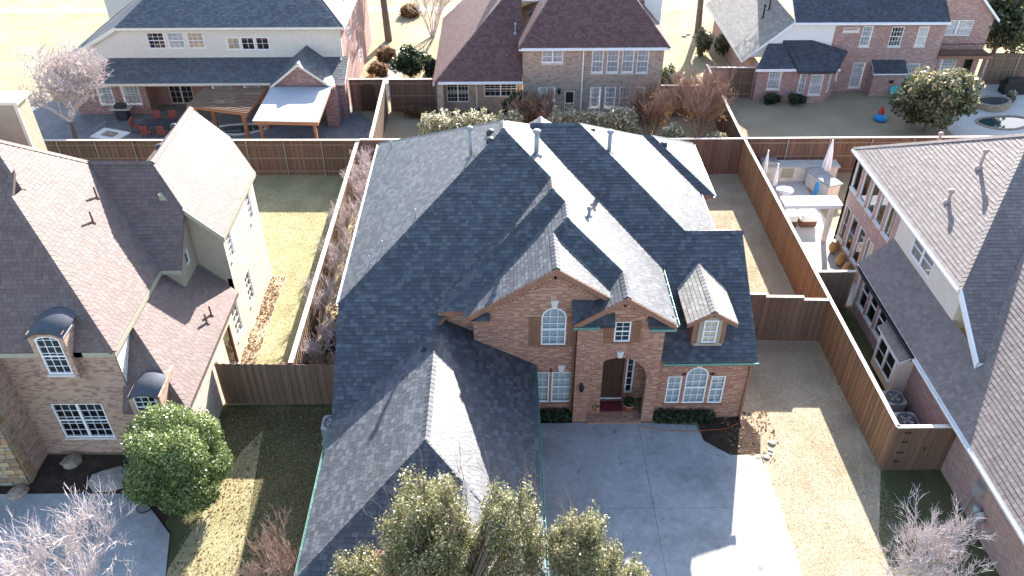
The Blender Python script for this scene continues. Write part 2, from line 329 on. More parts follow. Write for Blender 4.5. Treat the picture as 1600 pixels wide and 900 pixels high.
# ---------------------------------------------------------------- helpers: building pieces
def clip_poly(P, a, b):
    out = []; n = len(P)
    ex, ey = b[0]-a[0], b[1]-a[1]
    for i in range(n):
        p, q = P[i], P[(i+1) % n]
        dp = ex*(p[1]-a[1]) - ey*(p[0]-a[0]); dq = ex*(q[1]-a[1]) - ey*(q[0]-a[0])
        if dp >= 0: out.append(p)
        if (dp > 0 > dq) or (dp < 0 < dq):
            t = dp/(dp-dq); out.append((p[0]+(q[0]-p[0])*t, p[1]+(q[1]-p[1])*t))
    return out
def cover(name, poly, mat, parent, expo=.15, wmin=.14, wmax=.32, t=.014, seed=0, kind='stuff', off=.004):
    """courses of overlapping tabs laid over a planar polygon"""
    P = [Vector(p) for p in poly]; n = Vector((0, 0, 0))
    for i in range(len(P)):
        a, b = P[i], P[(i+1) % len(P)]; n += Vector(((a.y-b.y)*(a.z+b.z), (a.z-b.z)*(a.x+b.x), (a.x-b.x)*(a.y+b.y)))
    n.normalize()
    if n.z < -1e-6: n = -n
    U = Vector((0, 0, 1)).cross(n)
    U = U.normalized() if U.length > 1e-4 else Vector((1, 0, 0))
    W = n.cross(U).normalized()
    if W.z < 0: W = -W; U = -U
    O = P[0]; q = [((p-O).dot(U), (p-O).dot(W)) for p in P]
    tris = []
    for tr in tessellate_polygon([[Vector((a, b, 0)) for a, b in q]]):
        T = [q[i] for i in tr]
        if (T[1][0]-T[0][0])*(T[2][1]-T[0][1])-(T[1][1]-T[0][1])*(T[2][0]-T[0][0]) < 0: T.reverse()
        tris.append(T)
    rr = random.Random(seed + len(poly)*13 + int(abs(P[0].x)*37))
    v0 = min(b for a, b in q); v1 = max(b for a, b in q); u0 = min(a for a, b in q); u1 = max(a for a, b in q)
    V = []; F = []; Tn = []
    bbs = [(min(p[0] for p in T), max(p[0] for p in T), min(p[1] for p in T), max(p[1] for p in T)) for T in tris]
    v = v0
    while v < v1:
        row = [(T, bb) for T, bb in zip(tris, bbs) if bb[2] < v+expo and bb[3] > v]
        ra = min([bb[0] for T, bb in row] or [0]); rb = max([bb[1] for T, bb in row] or [0])
        u = max(u0, ra) - rr.random()*wmax
        while u < rb:
            w = rr.uniform(wmin, wmax); ti = rr.random(); ti = min(1, max(0, .5+(ti-.5)*1.15)); lift = t*(.7+.6*rr.random())
            for T, bb in row:
                if bb[1] < u or bb[0] > u+w: continue
                poly2 = [(u+.006, v), (u+w-.006, v), (u+w-.006, v+expo), (u+.006, v+expo)]
                for i in range(3):
                    poly2 = clip_poly(poly2, T[i], T[(i+1) % 3])
                    if len(poly2) < 3: break
                if len(poly2) < 3: continue
                b = len(V); k = len(poly2)
                for a, c in poly2:
                    h = off + lift*(1-(c-v)/expo)
                    pt = O + U*a + W*c + n*h; V.append((pt.x, pt.y, pt.z)); Tn.append(ti)
                F.append(tuple(range(b, b+k)))
                # butt edge
                low = [i for i in range(k) if abs(poly2[i][1]-v) < 1e-6]
                if len(low) == 2:
                    i, j = low; b2 = len(V)
                    for ii in (i, j):
                        a, c = poly2[ii]; pt = O + U*a + W*c + n*(off-.004); V.append((pt.x, pt.y, pt.z)); Tn.append(ti*.5)
                    F.append((b+i, b2, b2+1, b+j))
            u += w
        v += expo
    me = bpy.data.meshes.new(name); me.from_pydata(V, [], F); me.materials.append(mat)
    at = me.attributes.new('tint', 'FLOAT', 'POINT'); at.data.foreach_set('value', Tn); me.update()
    o = link(bpy.data.objects.new(name, me), parent)
    if kind: o['kind'] = kind
    return o
def plane_z(p, q):  # helper: heights from a slope function
    return [(a, b, q(a, b)) for a, b in p]
def slope(house, poly, sh, under, thick=.2, expo=.165, fascia=None, **kw):
    P = [Vector(p) for p in poly]; n = (P[1]-P[0]).cross(P[2]-P[0])
    mb = MB(); pts = poly if n.z > 0 else poly[::-1]
    # exact: triangulated slab so odd outlines stay clean
    mb.slab(pts, (0, 0, -thick), 0, 1)
    o = mb.build('roof_slope', [under, fascia or M['trim_brown']], house)
    cover('shingles', pts, sh, o, expo, **kw)
    return o
def cap_line(house, a, b, sh, w=.15, step=.22):
    a = Vector(a); b = Vector(b); d = b-a; L = d.length; d.normalize(); s = Vector((d.y, -d.x, 0))
    s = s.normalized() if s.length > 1e-4 else Vector((1, 0, 0))
    mb = MB(); k = max(1, int(L/step)); drop = .085
    for i in range(k):
        p = a + d*(L*i/k); q = a + d*(L*(i+1)/k+.05); ti = random.random()
        mb.add([p-s*w+Vector((0,0,.03-drop)), p+Vector((0,0,.045)), p+s*w+Vector((0,0,.03-drop)), q-s*w+Vector((0,0,.015-drop)), q+Vector((0,0,.03)), q+s*w+Vector((0,0,.015-drop))],
               [(0,1,4,3), (1,2,5,4), (0,2,1)], 0, ti)
    return mb.build('ridge_cap', sh, house, uv=False)
def gutter(house, a, b, mat, side=(0, -1), w=.12, h=.12, dz=-.02):
    a = Vector(a); b = Vector(b); s = Vector((side[0], side[1], 0))*w; z0 = Vector((0, 0, dz-h)); z1 = Vector((0, 0, dz)); t = s*.12
    mb = MB()
    d = (b-a).normalized()
    def quadbox(o0, o1, zz0, zz1):
        P = [a+o0+zz0, b+o0+zz0, b+o1+zz0, a+o1+zz0, a+o0+zz1, b+o0+zz1, b+o1+zz1, a+o1+zz1]
        mb.add(P, [(3,2,1,0),(4,5,6,7),(0,1,5,4),(1,2,6,5),(2,3,7,6),(3,0,4,7)])
    quadbox(s*.04, s, z0, z0+Vector((0,0,.012))); quadbox(s-t, s, z0, z1); quadbox(s*.04, s*.04+t, z0, z1)
    k = int((b-a).length/.9)
    for i in range(k+1):
        p = a + (b-a)*((i+.5)/(k+1)); q = p + s
        mb.add([p+z1-d*.012, p+z1+d*.012, q+z1+d*.012, q+z1-d*.012, p+z1-d*.012+Vector((0,0,.006)), p+z1+d*.012+Vector((0,0,.006)), q+z1+d*.012+Vector((0,0,.006)), q+z1-d*.012+Vector((0,0,.006))],
               [(3,2,1,0),(4,5,6,7),(0,1,5,4),(1,2,6,5),(2,3,7,6),(3,0,4,7)])
    return mb.build('gutter', mat, house)
def arch_outline(u0, u1, z0, z1, rise, n=12):
    if rise <= 0: return [(u0, z0), (u1, z0), (u1, z1), (u0, z1)]
    c = (u0+u1)/2; r = (u1-u0)/2; P = [(u0, z0), (u1, z0)]
    for i in range(n+1):
        t = math.pi*i/n; P.append((c+r*math.cos(t), z1-rise+rise*math.sin(t)))
    return P
def wall(house, mat, O, D, outer, wins=(), depth=.22, name='wall', sill=None, lintel=None):
    """wall slab with real openings; O + u*D is the outer face, wins: dicts u0,u1,z0,z1"""
    n = (D[1], -D[0]); pt = lambda u, z, d=0: (O[0]+D[0]*u-n[0]*d, O[1]+D[1]*u-n[1]*d, z)
    loops = [list(outer)] + [arch_outline(w['u0'], w['u1'], w['z0'], w['z1'], w.get('rise', 0)) for w in wins]
    flat = [p for lp in loops for p in lp]; mb = MB()
    tris = tessellate_polygon([[Vector((a, b, 0)) for a, b in lp] for lp in loops])
    fixed = []
    for t in tris:
        A, B, C = flat[t[0]], flat[t[1]], flat[t[2]]
        cr = (B[0]-A[0])*(C[1]-A[1])-(B[1]-A[1])*(C[0]-A[0])
        if abs(cr) < 1e-9: continue
        fixed.append(tuple(t) if cr > 0 else (t[0], t[2], t[1]))
    k = len(flat)
    mb.add([pt(u, z) for u, z in flat] + [pt(u, z, depth) for u, z in flat], fixed + [(a+k, c+k, b+k) for a, b, c in fixed])
    base = 0
    for li, lp in enumerate(loops):
        m_ = len(lp)
        for i in range(m_):
            j = (i+1) % m_; mb.f.append((base+i, base+i+k, base+j+k, base+j)); mb.m.append(0)
        base += m_
    o = mb.build(name, mat, house)
    ang = math.atan2(D[1], D[0])
    for w in wins:
        if w.get('open'): continue
        c = (w['u0']+w['u1'])/2; x, y, _ = pt(c, 0)
        window(house, x, y, w['z0'], ang, w['u1']-w['u0'], w['z1']-w['z0'], w.get('cols', 3), w.get('rows', 4), w.get('rise', 0), w.get('back', 'blind'), w.get('frame', 'white'), w.get('sash', True), w.get('div', 1), sill=w.get('sill', sill), lintel=w.get('lintel', lintel))
    return o
def window(house, x, y, z0, ang, w, h, cols=3, rows=4, rise=0, back='blind', frame='white', sash=True, div=1, sill=None, lintel=None, rec=.05, bk=None):
    """frame + muntins with glass and blind behind; faces local -Y"""
    rot = Matrix.Translation((x, y, z0)) @ Matrix.Rotation(ang, 4, 'Z')
    def place(mb): mb.v = [tuple(rot @ Vector(p)) for p in mb.v]; return mb
    fw = .055; mb = MB(); out = arch_outline(-w/2, w/2, 0, h, rise); cx, cz = 0, h/2
    inn = [(p[0]*(w-2*fw)/w, cz+(p[1]-cz)*(h-2*fw)/h) for p in out]; m_ = len(out)
    P = [(a, rec-.035, b) for a, b in out] + [(a, rec-.035, b) for a, b in inn] + [(a, rec+.05, b) for a, b in inn] + [(a, rec+.05, b) for a, b in out]
    F = []
    for i in range(m_):
        j = (i+1) % m_; F += [(i, j, m_+j, m_+i), (m_+i, m_+j, 2*m_+j, 2*m_+i), (3*m_+j, 3*m_+i, 2*m_+i, 2*m_+j), (j, i, 3*m_+i, 3*m_+j)]
    mb.add(P, F)
    def topz(xx): return h-fw if rise <= 0 else h-rise+rise*math.sqrt(max(0, 1-(xx/(w/2))**2))-fw
    for d in range(1, div): 
        xx = -w/2+w*d/div; mb.box(xx-.05, xx+.05, rec-.035, rec+.05, fw, topz(xx))
    if sash: mb.box(-w/2+fw, w/2-fw, rec-.02, rec+.03, (h-rise*.6)*.5-.025, (h-rise*.6)*.5+.025)
    fr = place(mb).build('window', M[frame], house)
    mu = MB(); b = .011
    for d in range(div):
        a0 = -w/2+w*d/div+.04; a1 = -w/2+w*(d+1)/div-.04
        for c in range(1, cols):
            xx = a0+(a1-a0)*c/cols; mu.box(xx-b, xx+b, rec-.008, rec+.012, fw, topz(xx))
    zt = h-rise if rise > 0 else h-fw
    for r in range(1, rows+(1 if rise > 0 else 0)):
        zz = fw+(zt-fw)*r/rows; mu.box(-w/2+fw, w/2-fw, rec-.0075, rec+.0115, zz-b, zz+b)
    if cols > 1 or rows > 1: place(mu).build('muntin', M[frame], fr)['kind'] = 'stuff'
    g = MB(); g.add([(a, rec+.02, b2) for a, b2 in inn], [tuple(range(m_))]); place(g).build('pane', M['glass'], fr)
    if back in ('blind', 'curtain', 'half'):
        bl = MB(); zlo = .05 if back != 'half' else h*.45
        kk = max(4, int((h-zlo)/.06))
        oz = [p for p in inn]
        bl.add([(a, rec+(bk or .09), max(b2, zlo)) for a, b2 in inn], [tuple(range(m_))])
        place(bl).build('blind', M['curtain' if back == 'curtain' else 'blind'], fr)
    elif back in ('dark', 'none'):
        bl = MB(); bl.add([(a*1.0, rec+(bk or .16), b2) for a, b2 in out], [tuple(range(m_))]); place(bl).build('dark_backing', M['metal_dk'], fr)  # dark sheet, the unlit room's shade put into its colour
    if sill:
        s = MB(); s.box(-w/2-.06, w/2+.06, -.05, .02, -.085, -.004); place(s).build('sill', M[sill] if isinstance(sill, str) else sill, fr)
    if lintel:
        s = MB()
        if rise > 0:
            n2 = 16; r0 = w/2+.01; hz = h-rise
            for i in range(n2):
                t0 = math.pi*i/n2+.01; t1 = math.pi*(i+1)/n2-.01; ri = [(r0, rise+.01), (r0+.2, rise+.21)]
                q = [(ri[0][0]*math.cos(t0), hz+ri[0][1]*math.sin(t0)), (ri[1][0]*math.cos(t0), hz+ri[1][1]*math.sin(t0)), (ri[1][0]*math.cos(t1), hz+ri[1][1]*math.sin(t1)), (ri[0][0]*math.cos(t1), hz+ri[0][1]*math.sin(t1))]
                s.add([(a, -.012, b2) for a, b2 in q]+[(a, .004, b2) for a, b2 in q], [(0,1,2,3)[::-1],(0,1,5,4),(1,2,6,5),(2,3,7,6),(3,0,4,7)])
        else:
            k = int((w+.2)/.075)
            for i in range(k):
                a = -w/2-.1+(w+.2)*i/k; s.box(a+.004, a+(w+.2)/k-.004, -.012, .004, h+.01, h+.22)
        place(s).build('brick_lintel', M[lintel], fr)
    return fr
def pipe(house, x, y, z0, h, r=.05, mat='lead', cap=True):
    mb = MB(); mb.tube((x, y, z0-.12), (x, y, z0+h), r, n=10)
    mb.lathe((x, y, z0-.05), [(r*2.6, -.12), (r*2.4, .03), (r*1.1, .12)], 10)
    if cap: mb.lathe((x, y, z0+h), [(r*1.2, -.1), (r*1.7, -.06), (r*1.7, .03), (r*.8, .08)], 10)
    return mb.build('vent_pipe', M[mat], house, True)
def turtle_vent(house, x, y, z, ang=0):
    mb = MB(); mb.lathe((x, y, z-.06), [(.2, 0), (.19, .16), (.12, .22), (.03, .24)], 10)
    return mb.build('roof_vent', M['gut_dark'], house, True)
def downspout(house, x, y, z0, z1, mat, w=.045):
    mb = MB(); mb.box(x-w, x+w, y-w, y+w, z0, z1); mb.obox((x, y-.12, z0+.05), w, .14, .04)
    return mb.build('downspout', mat, house)

exec_parts = []
# ================================================================ GROUND
def sheet(name, poly, z, mat, kind='structure', parent=None):
    mb = MB(); mb.add([(p[0], p[1], z) for p in poly], [tuple(range(len(poly)))])
    o = mb.build(name, mat, parent)
    if kind and parent is None: o['kind'] = kind
    return o
def rect(x0, x1, y0, y1): return [(x0, y0), (x1, y0), (x1, y1), (x0, y1)]
sheet('ground', rect(-500, 500, -200, 900), 0, M['straw_pale'])
sheet('side_lawn', [(9.6, 8), (14.85, 8), (14.85, 45.0), (-8.6, 45.0), (-8.6, 38.5), (9.6, 38.5)], .004, M['straw'])
sheet('neighbour_back_lawn', [(-12.1, 25), (-8.7, 25), (-8.7, 45), (-30, 45), (-30, 34), (-12.1, 34)], .004, M['lawn_green'])
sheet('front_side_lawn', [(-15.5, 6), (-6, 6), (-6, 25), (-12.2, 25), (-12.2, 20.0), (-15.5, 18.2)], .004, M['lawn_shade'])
sheet('sunlit_lawn_strip', [(-11.7, 6), (-9.8, 6), (-9.2, 16), (-10.0, 23.5), (-10.6, 22.4), (-11.8, 17)], .008, M['lawn_green'])  # paler strip painting the sunlit band across the shaded lawn
sheet('planting_bed', [(-22, 18.6), (-12.6, 18.6), (-12.2, 22.2), (-22, 22.4)], .008, M['mulch'])
sheet('back_lawn', rect(-7.9, 14.7, 45.1, 60), .004, M['lawn_olive'])
sheet('right_back_lawn', [(14.9, 45), (42, 45), (42, 59), (14.9, 59)], .004, M['lawn_olive'])
sheet('left_patio', [(-40, 46), (-10, 46), (-9.2, 49), (-9, 52.5), (-11.5, 56.5), (-40, 56.5)], .004, M['flag'])
sheet('left_back_lawn', [(-10.5, 45.2), (-8.2, 45.2), (-8.2, 49.6), (-9.6, 49)], .006, M['straw'])
sheet('right_patio', rect(14.95, 18.6, 31.5, 45), .006, M['concrete2'])
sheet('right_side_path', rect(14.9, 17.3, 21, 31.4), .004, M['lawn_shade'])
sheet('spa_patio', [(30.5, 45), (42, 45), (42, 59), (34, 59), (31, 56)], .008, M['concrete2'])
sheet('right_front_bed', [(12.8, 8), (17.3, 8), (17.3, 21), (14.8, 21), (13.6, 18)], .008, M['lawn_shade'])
sheet('entry_bed', [(8.1, 23.95), (10.1, 24.0), (10.55, 22.9), (10.3, 21.95), (9.05, 21.9), (8.15, 22.7)], .010, M['mulch'])
sheet('front_bed', rect(1.0, 2.95, 23.55, 24.15), .010, M['mulch'])
sheet('leaf_bed', [(-12.05, 26), (-11.35, 26), (-11.2, 34.2), (-12.05, 34.5)], .010, M['straw'])
sheet('walk', [(-9.6, 55.5), (-8.6, 56), (-7.6, 60), (-8.2, 66), (-9.4, 66), (-9.3, 60)], .009, M['concrete2'])
sheet('pavement', rect(-200, 200, 76.2, 77.4), .006, M['road'])
sheet('street', rect(-200, 200, 80, 89), .006, M['road'])
# driveway: cast slabs with open joints over a dark base
dw = sheet('driveway', [(.95, 6), (10.3, 6), (10.35, 19.8), (10.25, 21.85), (9.05, 21.9), (8.15, 22.65), (8.05, 23.55), (.95, 23.72)], .012, M['mulch'])
J = .012
def dslab(poly):
    mb = MB(); mb.prism(poly, .013, .05); mb.build('slab', M['concrete'], dw)
dslab([(.96, 19.3+J), (5.6-J, 19.3+J), (5.6-J, 23.7), (.96, 23.7)])
dslab([(5.6, 19.3+J), (10.34, 19.3+J), (10.35, 19.8), (10.25, 21.8), (9.05, 21.88), (8.15, 22.62), (8.0, 23.5), (5.6, 23.68)])
dslab([(.96, 14.6), (5.6-J, 14.6), (5.6-J, 19.3), (.96, 19.3)])
dslab([(5.6, 14.6), (10.3, 14.6), (10.34, 19.3), (5.6, 19.3)])
dslab([(.96, 8), (5.6-J, 8), (5.6-J, 14.6-J), (.96, 14.6-J)]); dslab([(5.6, 8), (10.3, 8), (10.3, 14.6-J), (5.6, 14.6-J)])
ld = sheet('neighbour_walk', [(-22, 8), (-11.7, 8), (-11.75, 16.6), (-12.2, 18.5), (-13.8, 20.3), (-22, 20.4)], .012, M['mulch'])
for p in ([(-22, 14.5), (-11.75, 14.5), (-11.8, 16.7), (-12.2, 18.4), (-13.6, 19.9), (-13.9, 20.25), (-17, 20.3), (-17, 20.3), (-22, 20.3)],):
    mb = MB(); q = []
    for a in p:
        if a not in q: q.append(a)
    mb.prism(q, .013, .06); mb.build('slab', M['concrete'], ld)

# ================================================================ MAIN HOUSE
H = thing('brick_house', 'orange-red brick house with charcoal shingle hips, two front gables and arched porch', 'house', (1.5, 30, 0))
BR = M['br_main']; SH = M['sh_main']; UN = M['sh_main']
fY = lambda Y0: dict(O=(0, Y0), D=(1, 0))     # wall facing the street, u = X
fXp = lambda X0: dict(O=(X0, 0), D=(0, 1))    # wall facing +X, u = Y
fXm = lambda X0: dict(O=(X0, 0), D=(0, -1))   # wall facing -X, u = -Y
fYp = lambda Y0: dict(O=(0, Y0), D=(-1, 0))   # wall facing away, u = -X
kw = dict(sill='trim_brown', lintel='br_main')
wall(H, BR, **fY(24.15), outer=[(-1.15, 0), (4.0, 0), (4.0, 6.3), (1.95, 7.66), (-1.15, 5.58)], **kw, wins=[
    dict(u0=1.47, u1=2.43, z0=3.97, z1=5.83, rise=.46, cols=3, rows=4),
    dict(u0=1.05, u1=1.86, z0=.82, z1=2.52, cols=3, rows=4), dict(u0=1.95, u1=2.78, z0=.82, z1=2.52, cols=3, rows=4)])
wall(H, BR, **fY(24.62), outer=[(-2.2, 2), (-1.15, 2), (-1.15, 5.5), (-2.2, 5.5)])
wall(H, BR, **fXm(-1.15), outer=[(-24.6, 2), (-24.375, 2), (-24.375, 5.4), (-24.6, 5.4)])
wall(H, BR, **fXm(-2.2), outer=[(-27, 3), (-24.845, 3), (-24.845, 5.5), (-27, 5.5)])
arch = [(5.72, .0), (5.72, 2.42)] + [(4.57+1.15*math.cos(t), 2.42+1.22*math.sin(t)) for t in [math.pi*i/20 for i in range(1, 20)]] + [(3.42, 2.42), (3.42, 0)]
wall(H, BR, **fY(23.75), outer=[(2.85, 0), (3.42, 0), (3.42, 2.42)] + [(4.57-1.15*math.cos(t), 2.42+1.22*math.sin(t)) for t in [math.pi*i/20 for i in range(1, 20)]] + [(5.72, 2.42), (5.72, 0), (6.2, 0), (6.2, 5.55), (4.55, 6.66), (2.85, 5.52)], **kw, depth=.3,
     wins=[dict(u0=4.25, u1=4.87, z0=4.45, z1=5.45, cols=2, rows=4, back='none', sash=True)])
mb = MB()   # ring of arch bricks round the porch opening
for i in range(30):
    t0 = math.pi*i/30+.008; t1 = math.pi*(i+1)/30-.008
    q = [(4.57+r*math.cos(t), 2.42+rz*math.sin(t)) for r, rz, t in ((1.152, 1.222, t0), (1.36, 1.43, t0), (1.36, 1.43, t1), (1.152, 1.222, t1))]
    mb.add([(a, 23.735, b) for a, b in q] + [(a, 23.755, b) for a, b in q], [(3,2,1,0),(0,1,5,4),(1,2,6,5),(2,3,7,6),(3,0,4,7)])
mb.build('porch_arch', M['br_main'], H)
wall(H, BR, **fXm(2.85), outer=[(-24.15, 0), (-23.97, 0), (-23.97, 5.45), (-24.15, 5.45)])
wall(H, BR, **fXp(6.2), outer=[(24.05, 0), (31, 0), (31, 5.5), (24.05, 5.5)])
# porch recess
wall(H, BR, **fY(25.05), outer=[(3.15, .15), (6.0, .15), (6.0, 3.9), (3.15, 3.9)], wins=[dict(u0=3.58, u1=3.9, z0=.45, z1=2.85, cols=1, rows=6, back='dark', sash=False), dict(u0=5.14, u1=5.46, z0=.45, z1=2.85, cols=1, rows=6, back='dark', sash=False), dict(u0=4.0, u1=5.04, z0=.16, z1=2.9, open=1)])
mb = MB(); mb.box(2.95, 3.14, 24.06, 25.04, .0, 3.9); mb.box(6.01, 6.18, 24.06, 25.04, 0, 3.9); mb.build('porch_wall', BR, H)
mb = MB(); mb.box(2.9, 6.19, 24.06, 25.3, 3.91, 4.0); mb.build('porch_ceiling', M['cream'], H)
mb = MB(); mb.box(3.43, 5.71, 23.62, 25.3, 0, .15); mb.build('porch_floor', BR, H)
mb = MB(); mb.box(4.03, 5.01, 25.12, 25.18, .17, 2.88)
for a, b, c, d in ((4.12, 4.47, .35, 1.2), (4.57, 4.92, .35, 1.2), (4.12, 4.47, 1.35, 2.7), (4.57, 4.92, 1.35, 2.7)): mb.box(a, b, 25.1, 25.125, c, d)
dr = mb.build('door', M['door_wood'], H)
mb = MB(); mb.tube((4.93, 25.06, 1.0), (4.93, 25.06, 1.35), .018, n=6); mb.build('handle', M['metal_dk'], dr)
mb = MB(); mb.box(3.98, 5.06, 25.0, 25.06, .15, .18); mb.build('threshold', M['white'], H)
mb = MB()
for a, b in ((3.93, 4.01), (5.03, 5.11)): mb.box(a, b, 25.03, 25.08, .15, 2.95)
mb.build('door_casing', M['trim_brown'], H)
# right single-storey wing
wall(H, BR, **fY(24.0), outer=[(6.21, 0), (9.97, 0), (9.97, 3.3), (6.21, 3.3)], **kw, wins=[
    dict(u0=6.66, u1=7.25, z0=.85, z1=2.36, cols=2, rows=4), dict(u0=7.39, u1=8.29, z0=.84, z1=2.84, rise=.42, cols=3, rows=4), dict(u0=8.43, u1=9.02, z0=.83, z1=2.36, cols=2, rows=4)])
wall(H, BR, **fXp(9.97), outer=[(24.22, 0), (33, 0), (33, 3.4), (28.5, 6.15), (24.22, 3.55)])
wall(H, BR, **fXp(9.2), outer=[(33, 0), (38, 0), (38, 4.9), (31.5, 4.9), (31.5, 3.6), (33, 3.6)])
wall(H, BR, **fXp(9.9), outer=[(33.9, 0), (38.9, 0), (38.9, 4.9), (33.9, 4.9)])
wall(H, BR, **fY(33.9), outer=[(9.0, 0), (9.68, 0), (9.68, 4.9), (9.0, 4.9)])
# left and garage walls
wall(H, BR, **fXm(-6.05), outer=[(-38, 0), (-14.7, 0), (-14.7, 2.8), (-21.2, 2.8), (-24.9, 5.35), (-38, 5.35)])
wall(H, BR, **fXp(.95), outer=[(14.7, 0), (24.1, 0), (24.1, 2.8), (14.7, 2.8)])
wall(H, BR, **fY(14.7), outer=[(-5.83, 0), (.73, 0), (.73, 2.8), (-2.5, 4.6), (-5.83, 2.8)])
wall(H, BR, **fYp(38.2), outer=[(-9.2, 0), (6.05, 0), (6.05, 5.3), (-9.2, 4.8)])
# keystones, shutters, lamps
for x, y, z, s in ((1.95, 24.15, 5.86, 1), (4.56, 23.73, 3.66, .9), (2.33, 24.15, 2.56, 1), (7.84, 24.0, 2.87, 1)):
    mb = MB(); mb.add([(x-.09*s, y-.04, z), (x+.09*s, y-.04, z), (x+.15*s, y-.04, z+.34*s), (x-.15*s, y-.04, z+.34*s), (x-.09*s, y+.02, z), (x+.09*s, y+.02, z), (x+.15*s, y+.02, z+.34*s), (x-.15*s, y+.02, z+.34*s)],
        [(0,1,2,3),(1,0,4,5),(2,1,5,6),(3,2,6,7),(0,3,7,4)]); mb.build('keystone', M['stone_w'], H)
for x0, x1, y, z0, z1 in ((1.0, 1.42, 24.15, 3.95, 5.42), (2.48, 2.9, 24.15, 3.95, 5.42), (3.86, 4.2, 23.75, 4.42, 5.48), (4.92, 5.26, 23.75, 4.42, 5.48)):
    mb = MB(); mb.box(x0, x1, y-.03, y-.004, z0, z1)
    for k in range(3):
        a = x0+(x1-x0)*k/3; mb.box(a+.008, a+(x1-x0)/3-.008, y-.045, y-.028, z0+.01, z1-.01)
    for zz in (z0+.22, z1-.3): mb.box(x0+.02, x1-.02, y-.062, y-.044, zz, zz+.09)
    mb.build('shutter', M['shutter'], H)
mb = MB(); mb.lathe((3.13, 23.62, 1.98), [(.03, .32), (.1, .24), (.085, 0), (.03, -.06)], 8); mb.box(3.10, 3.16, 23.6, 23.76, 2.28, 2.33); mb.build('wall_lantern', M['metal_dk'], H)
# soldier course between storeys and at the base
for (x0, x1, y, z) in ((1.02, 2.84, 24.15, 2.98), (6.25, 9.75, 24.0, .12), (2.9, 3.4, 23.75, .25)):
    mb = MB(); k = int((x1-x0)/.078)
    for i in range(k): mb.box(x0+(x1-x0)*i/k+.005, x0+(x1-x0)*(i+1)/k-.005, y-.014, y+.003, z, z+.2)
    mb.build('soldier_course', BR, H)

m_ = .667
zS = lambda x, y: 5.6+m_*(6.5-x)
zA = lambda x, y: 5.6+.681*(y-24.8)
zF = lambda x, y: 5.6+.746*(y-24.28)
zG = lambda x, y: 5.6+.824*(y-23.4)
zW2 = lambda x, y: 5.6+m_*(x+2.5)
zW3 = lambda x, y: 5.6+m_*(x+1.5)
zG1R = lambda x, y: 7.9-m_*(x-1.95)
zG2L = lambda x, y: 6.9-m_*(4.55-x)
zB = lambda x, y: 3.42+.623*(y-23.72)
zC = lambda x, y: 9.2-.665*(x-3.43)
zD = lambda x, y: 5.1+.614*(y-33.65)
zE = lambda x, y: 5.1+.636*(10.15-x)
zGL = lambda x, y: 3+.549*(x+6.36)
zGR = lambda x, y: 5.08-.549*(x+2.57)
zGF = lambda x, y: 3+.578*(y-14.6)
def S(p, f, **k): return slope(H, plane_z(p, f), SH, UN, **k)
S([(-6.36, 24.8), (.07, 31.1), (.07, 31.9), (-6.36, 38.3)], lambda x, y: 5.6+m_*(x+6.36))
S([(-6.36, 20.9), (-2.57, 24.05), (-2.3, 24.3), (2.2, 28.6), (2.15, 29.06), (.07, 31.1), (-6.36, 24.8)], zA)
S([(6.5, 23.38), (6.5, 27.5), (1.2, 33.1), (.07, 31.9), (.07, 31.1), (2.0, 29.2), (2.0, 28.3), (2.5, 27.86), (2.5, 26.64), (4.55, 24.98), (4.55, 23.38)], zS)
S([(-2.5, 24.28), (2.0, 28.3), (2.0, 29.7), (-2.5, 25.2)], zW2)
S([(-2.5, 24.28), (-1.1, 24.28), (2.6, 27.5), (2.5, 27.86), (2.0, 28.3)], zF)
S([(-1.5, 23.85), (1.95, 23.85), (1.95, 26.19), (2.5, 26.64), (2.5, 28.0), (-1.5, 24.4)], zW3)
S([(1.95, 26.19), (4.1, 24.3), (4.6, 24.6), (4.55, 24.98), (2.5, 26.64)], zG)
S([(2.6, 23.4), (4.2, 23.4), (4.2, 24.9), (2.6, 24.9)], zG, thick=.16, fascia=M['gut_dark'])
S([(1.95, 23.85), (4.0, 23.85), (4.0, 24.6), (1.95, 26.25)], zG1R)
S([(2.62, 23.38), (4.55, 23.38), (4.55, 25.05), (3.9, 24.6), (2.62, 23.6)], zG2L)
S([(5.45, 23.42), (6.42, 23.42), (6.42, 23.74), (5.45, 23.74)], lambda x, y: 5.46+.8*(y-23.42), thick=.1)
S([(-1.42, 23.87), (-.5, 23.87), (-.5, 24.14), (-1.42, 24.14)], lambda x, y: 5.44+.8*(y-23.87), thick=.1)
S([(6.2, 23.72), (10.05, 23.72), (10.05, 28.5), (7.64, 28.5), (3.43, 33.0), (1.31, 33.0), (1.0, 32.6), (6.2, 26.9)], zB)
S([(7.64, 28.5), (9.45, 30.4), (9.45, 38.9), (3.43, 33.0)], zC)
S([(7.64, 28.5), (10.05, 28.5), (10.05, 31.6), (9.0, 31.6)], lambda x, y: 6.4-.62*(y-28.5))
S([(8.9, 33.65), (10.15, 33.65), (7.4, 36.5), (6.9, 36.5), (6.6, 36.2)], zD)
S([(10.15, 33.65), (10.15, 39.1), (7.4, 36.5)], zE)
S([(-6.36, 38.3), (.07, 31.9), (6.5, 38.3)], lambda x, y: 9.89-.67*(y-31.9), expo=.3)
S([(1.31, 33), (3.43, 33), (9.45, 38.9), (-2, 38.6)], lambda x, y: 9.2-.678*(y-33), expo=.3)
S([(10.15, 39.1), (7.4, 36.5), (6.9, 36.5), (4.5, 39.1)], lambda x, y: 6.85-.673*(y-36.5), expo=.3)
for sgn in (-1, 1):   # rear gable just breaking the skyline of the ridge
    S([(1.9, 34.2), (1.9, 36.5), (1.9+sgn*1.6, 36.5), (1.9+sgn*1.6, 36.0)], lambda x, y: 7.88-.6*abs(x-1.9), expo=.3)
S([(-6.36, 14.6), (-2.57, 18.2), (-2.57, 24.3), (-6.36, 21.1)], zGL)
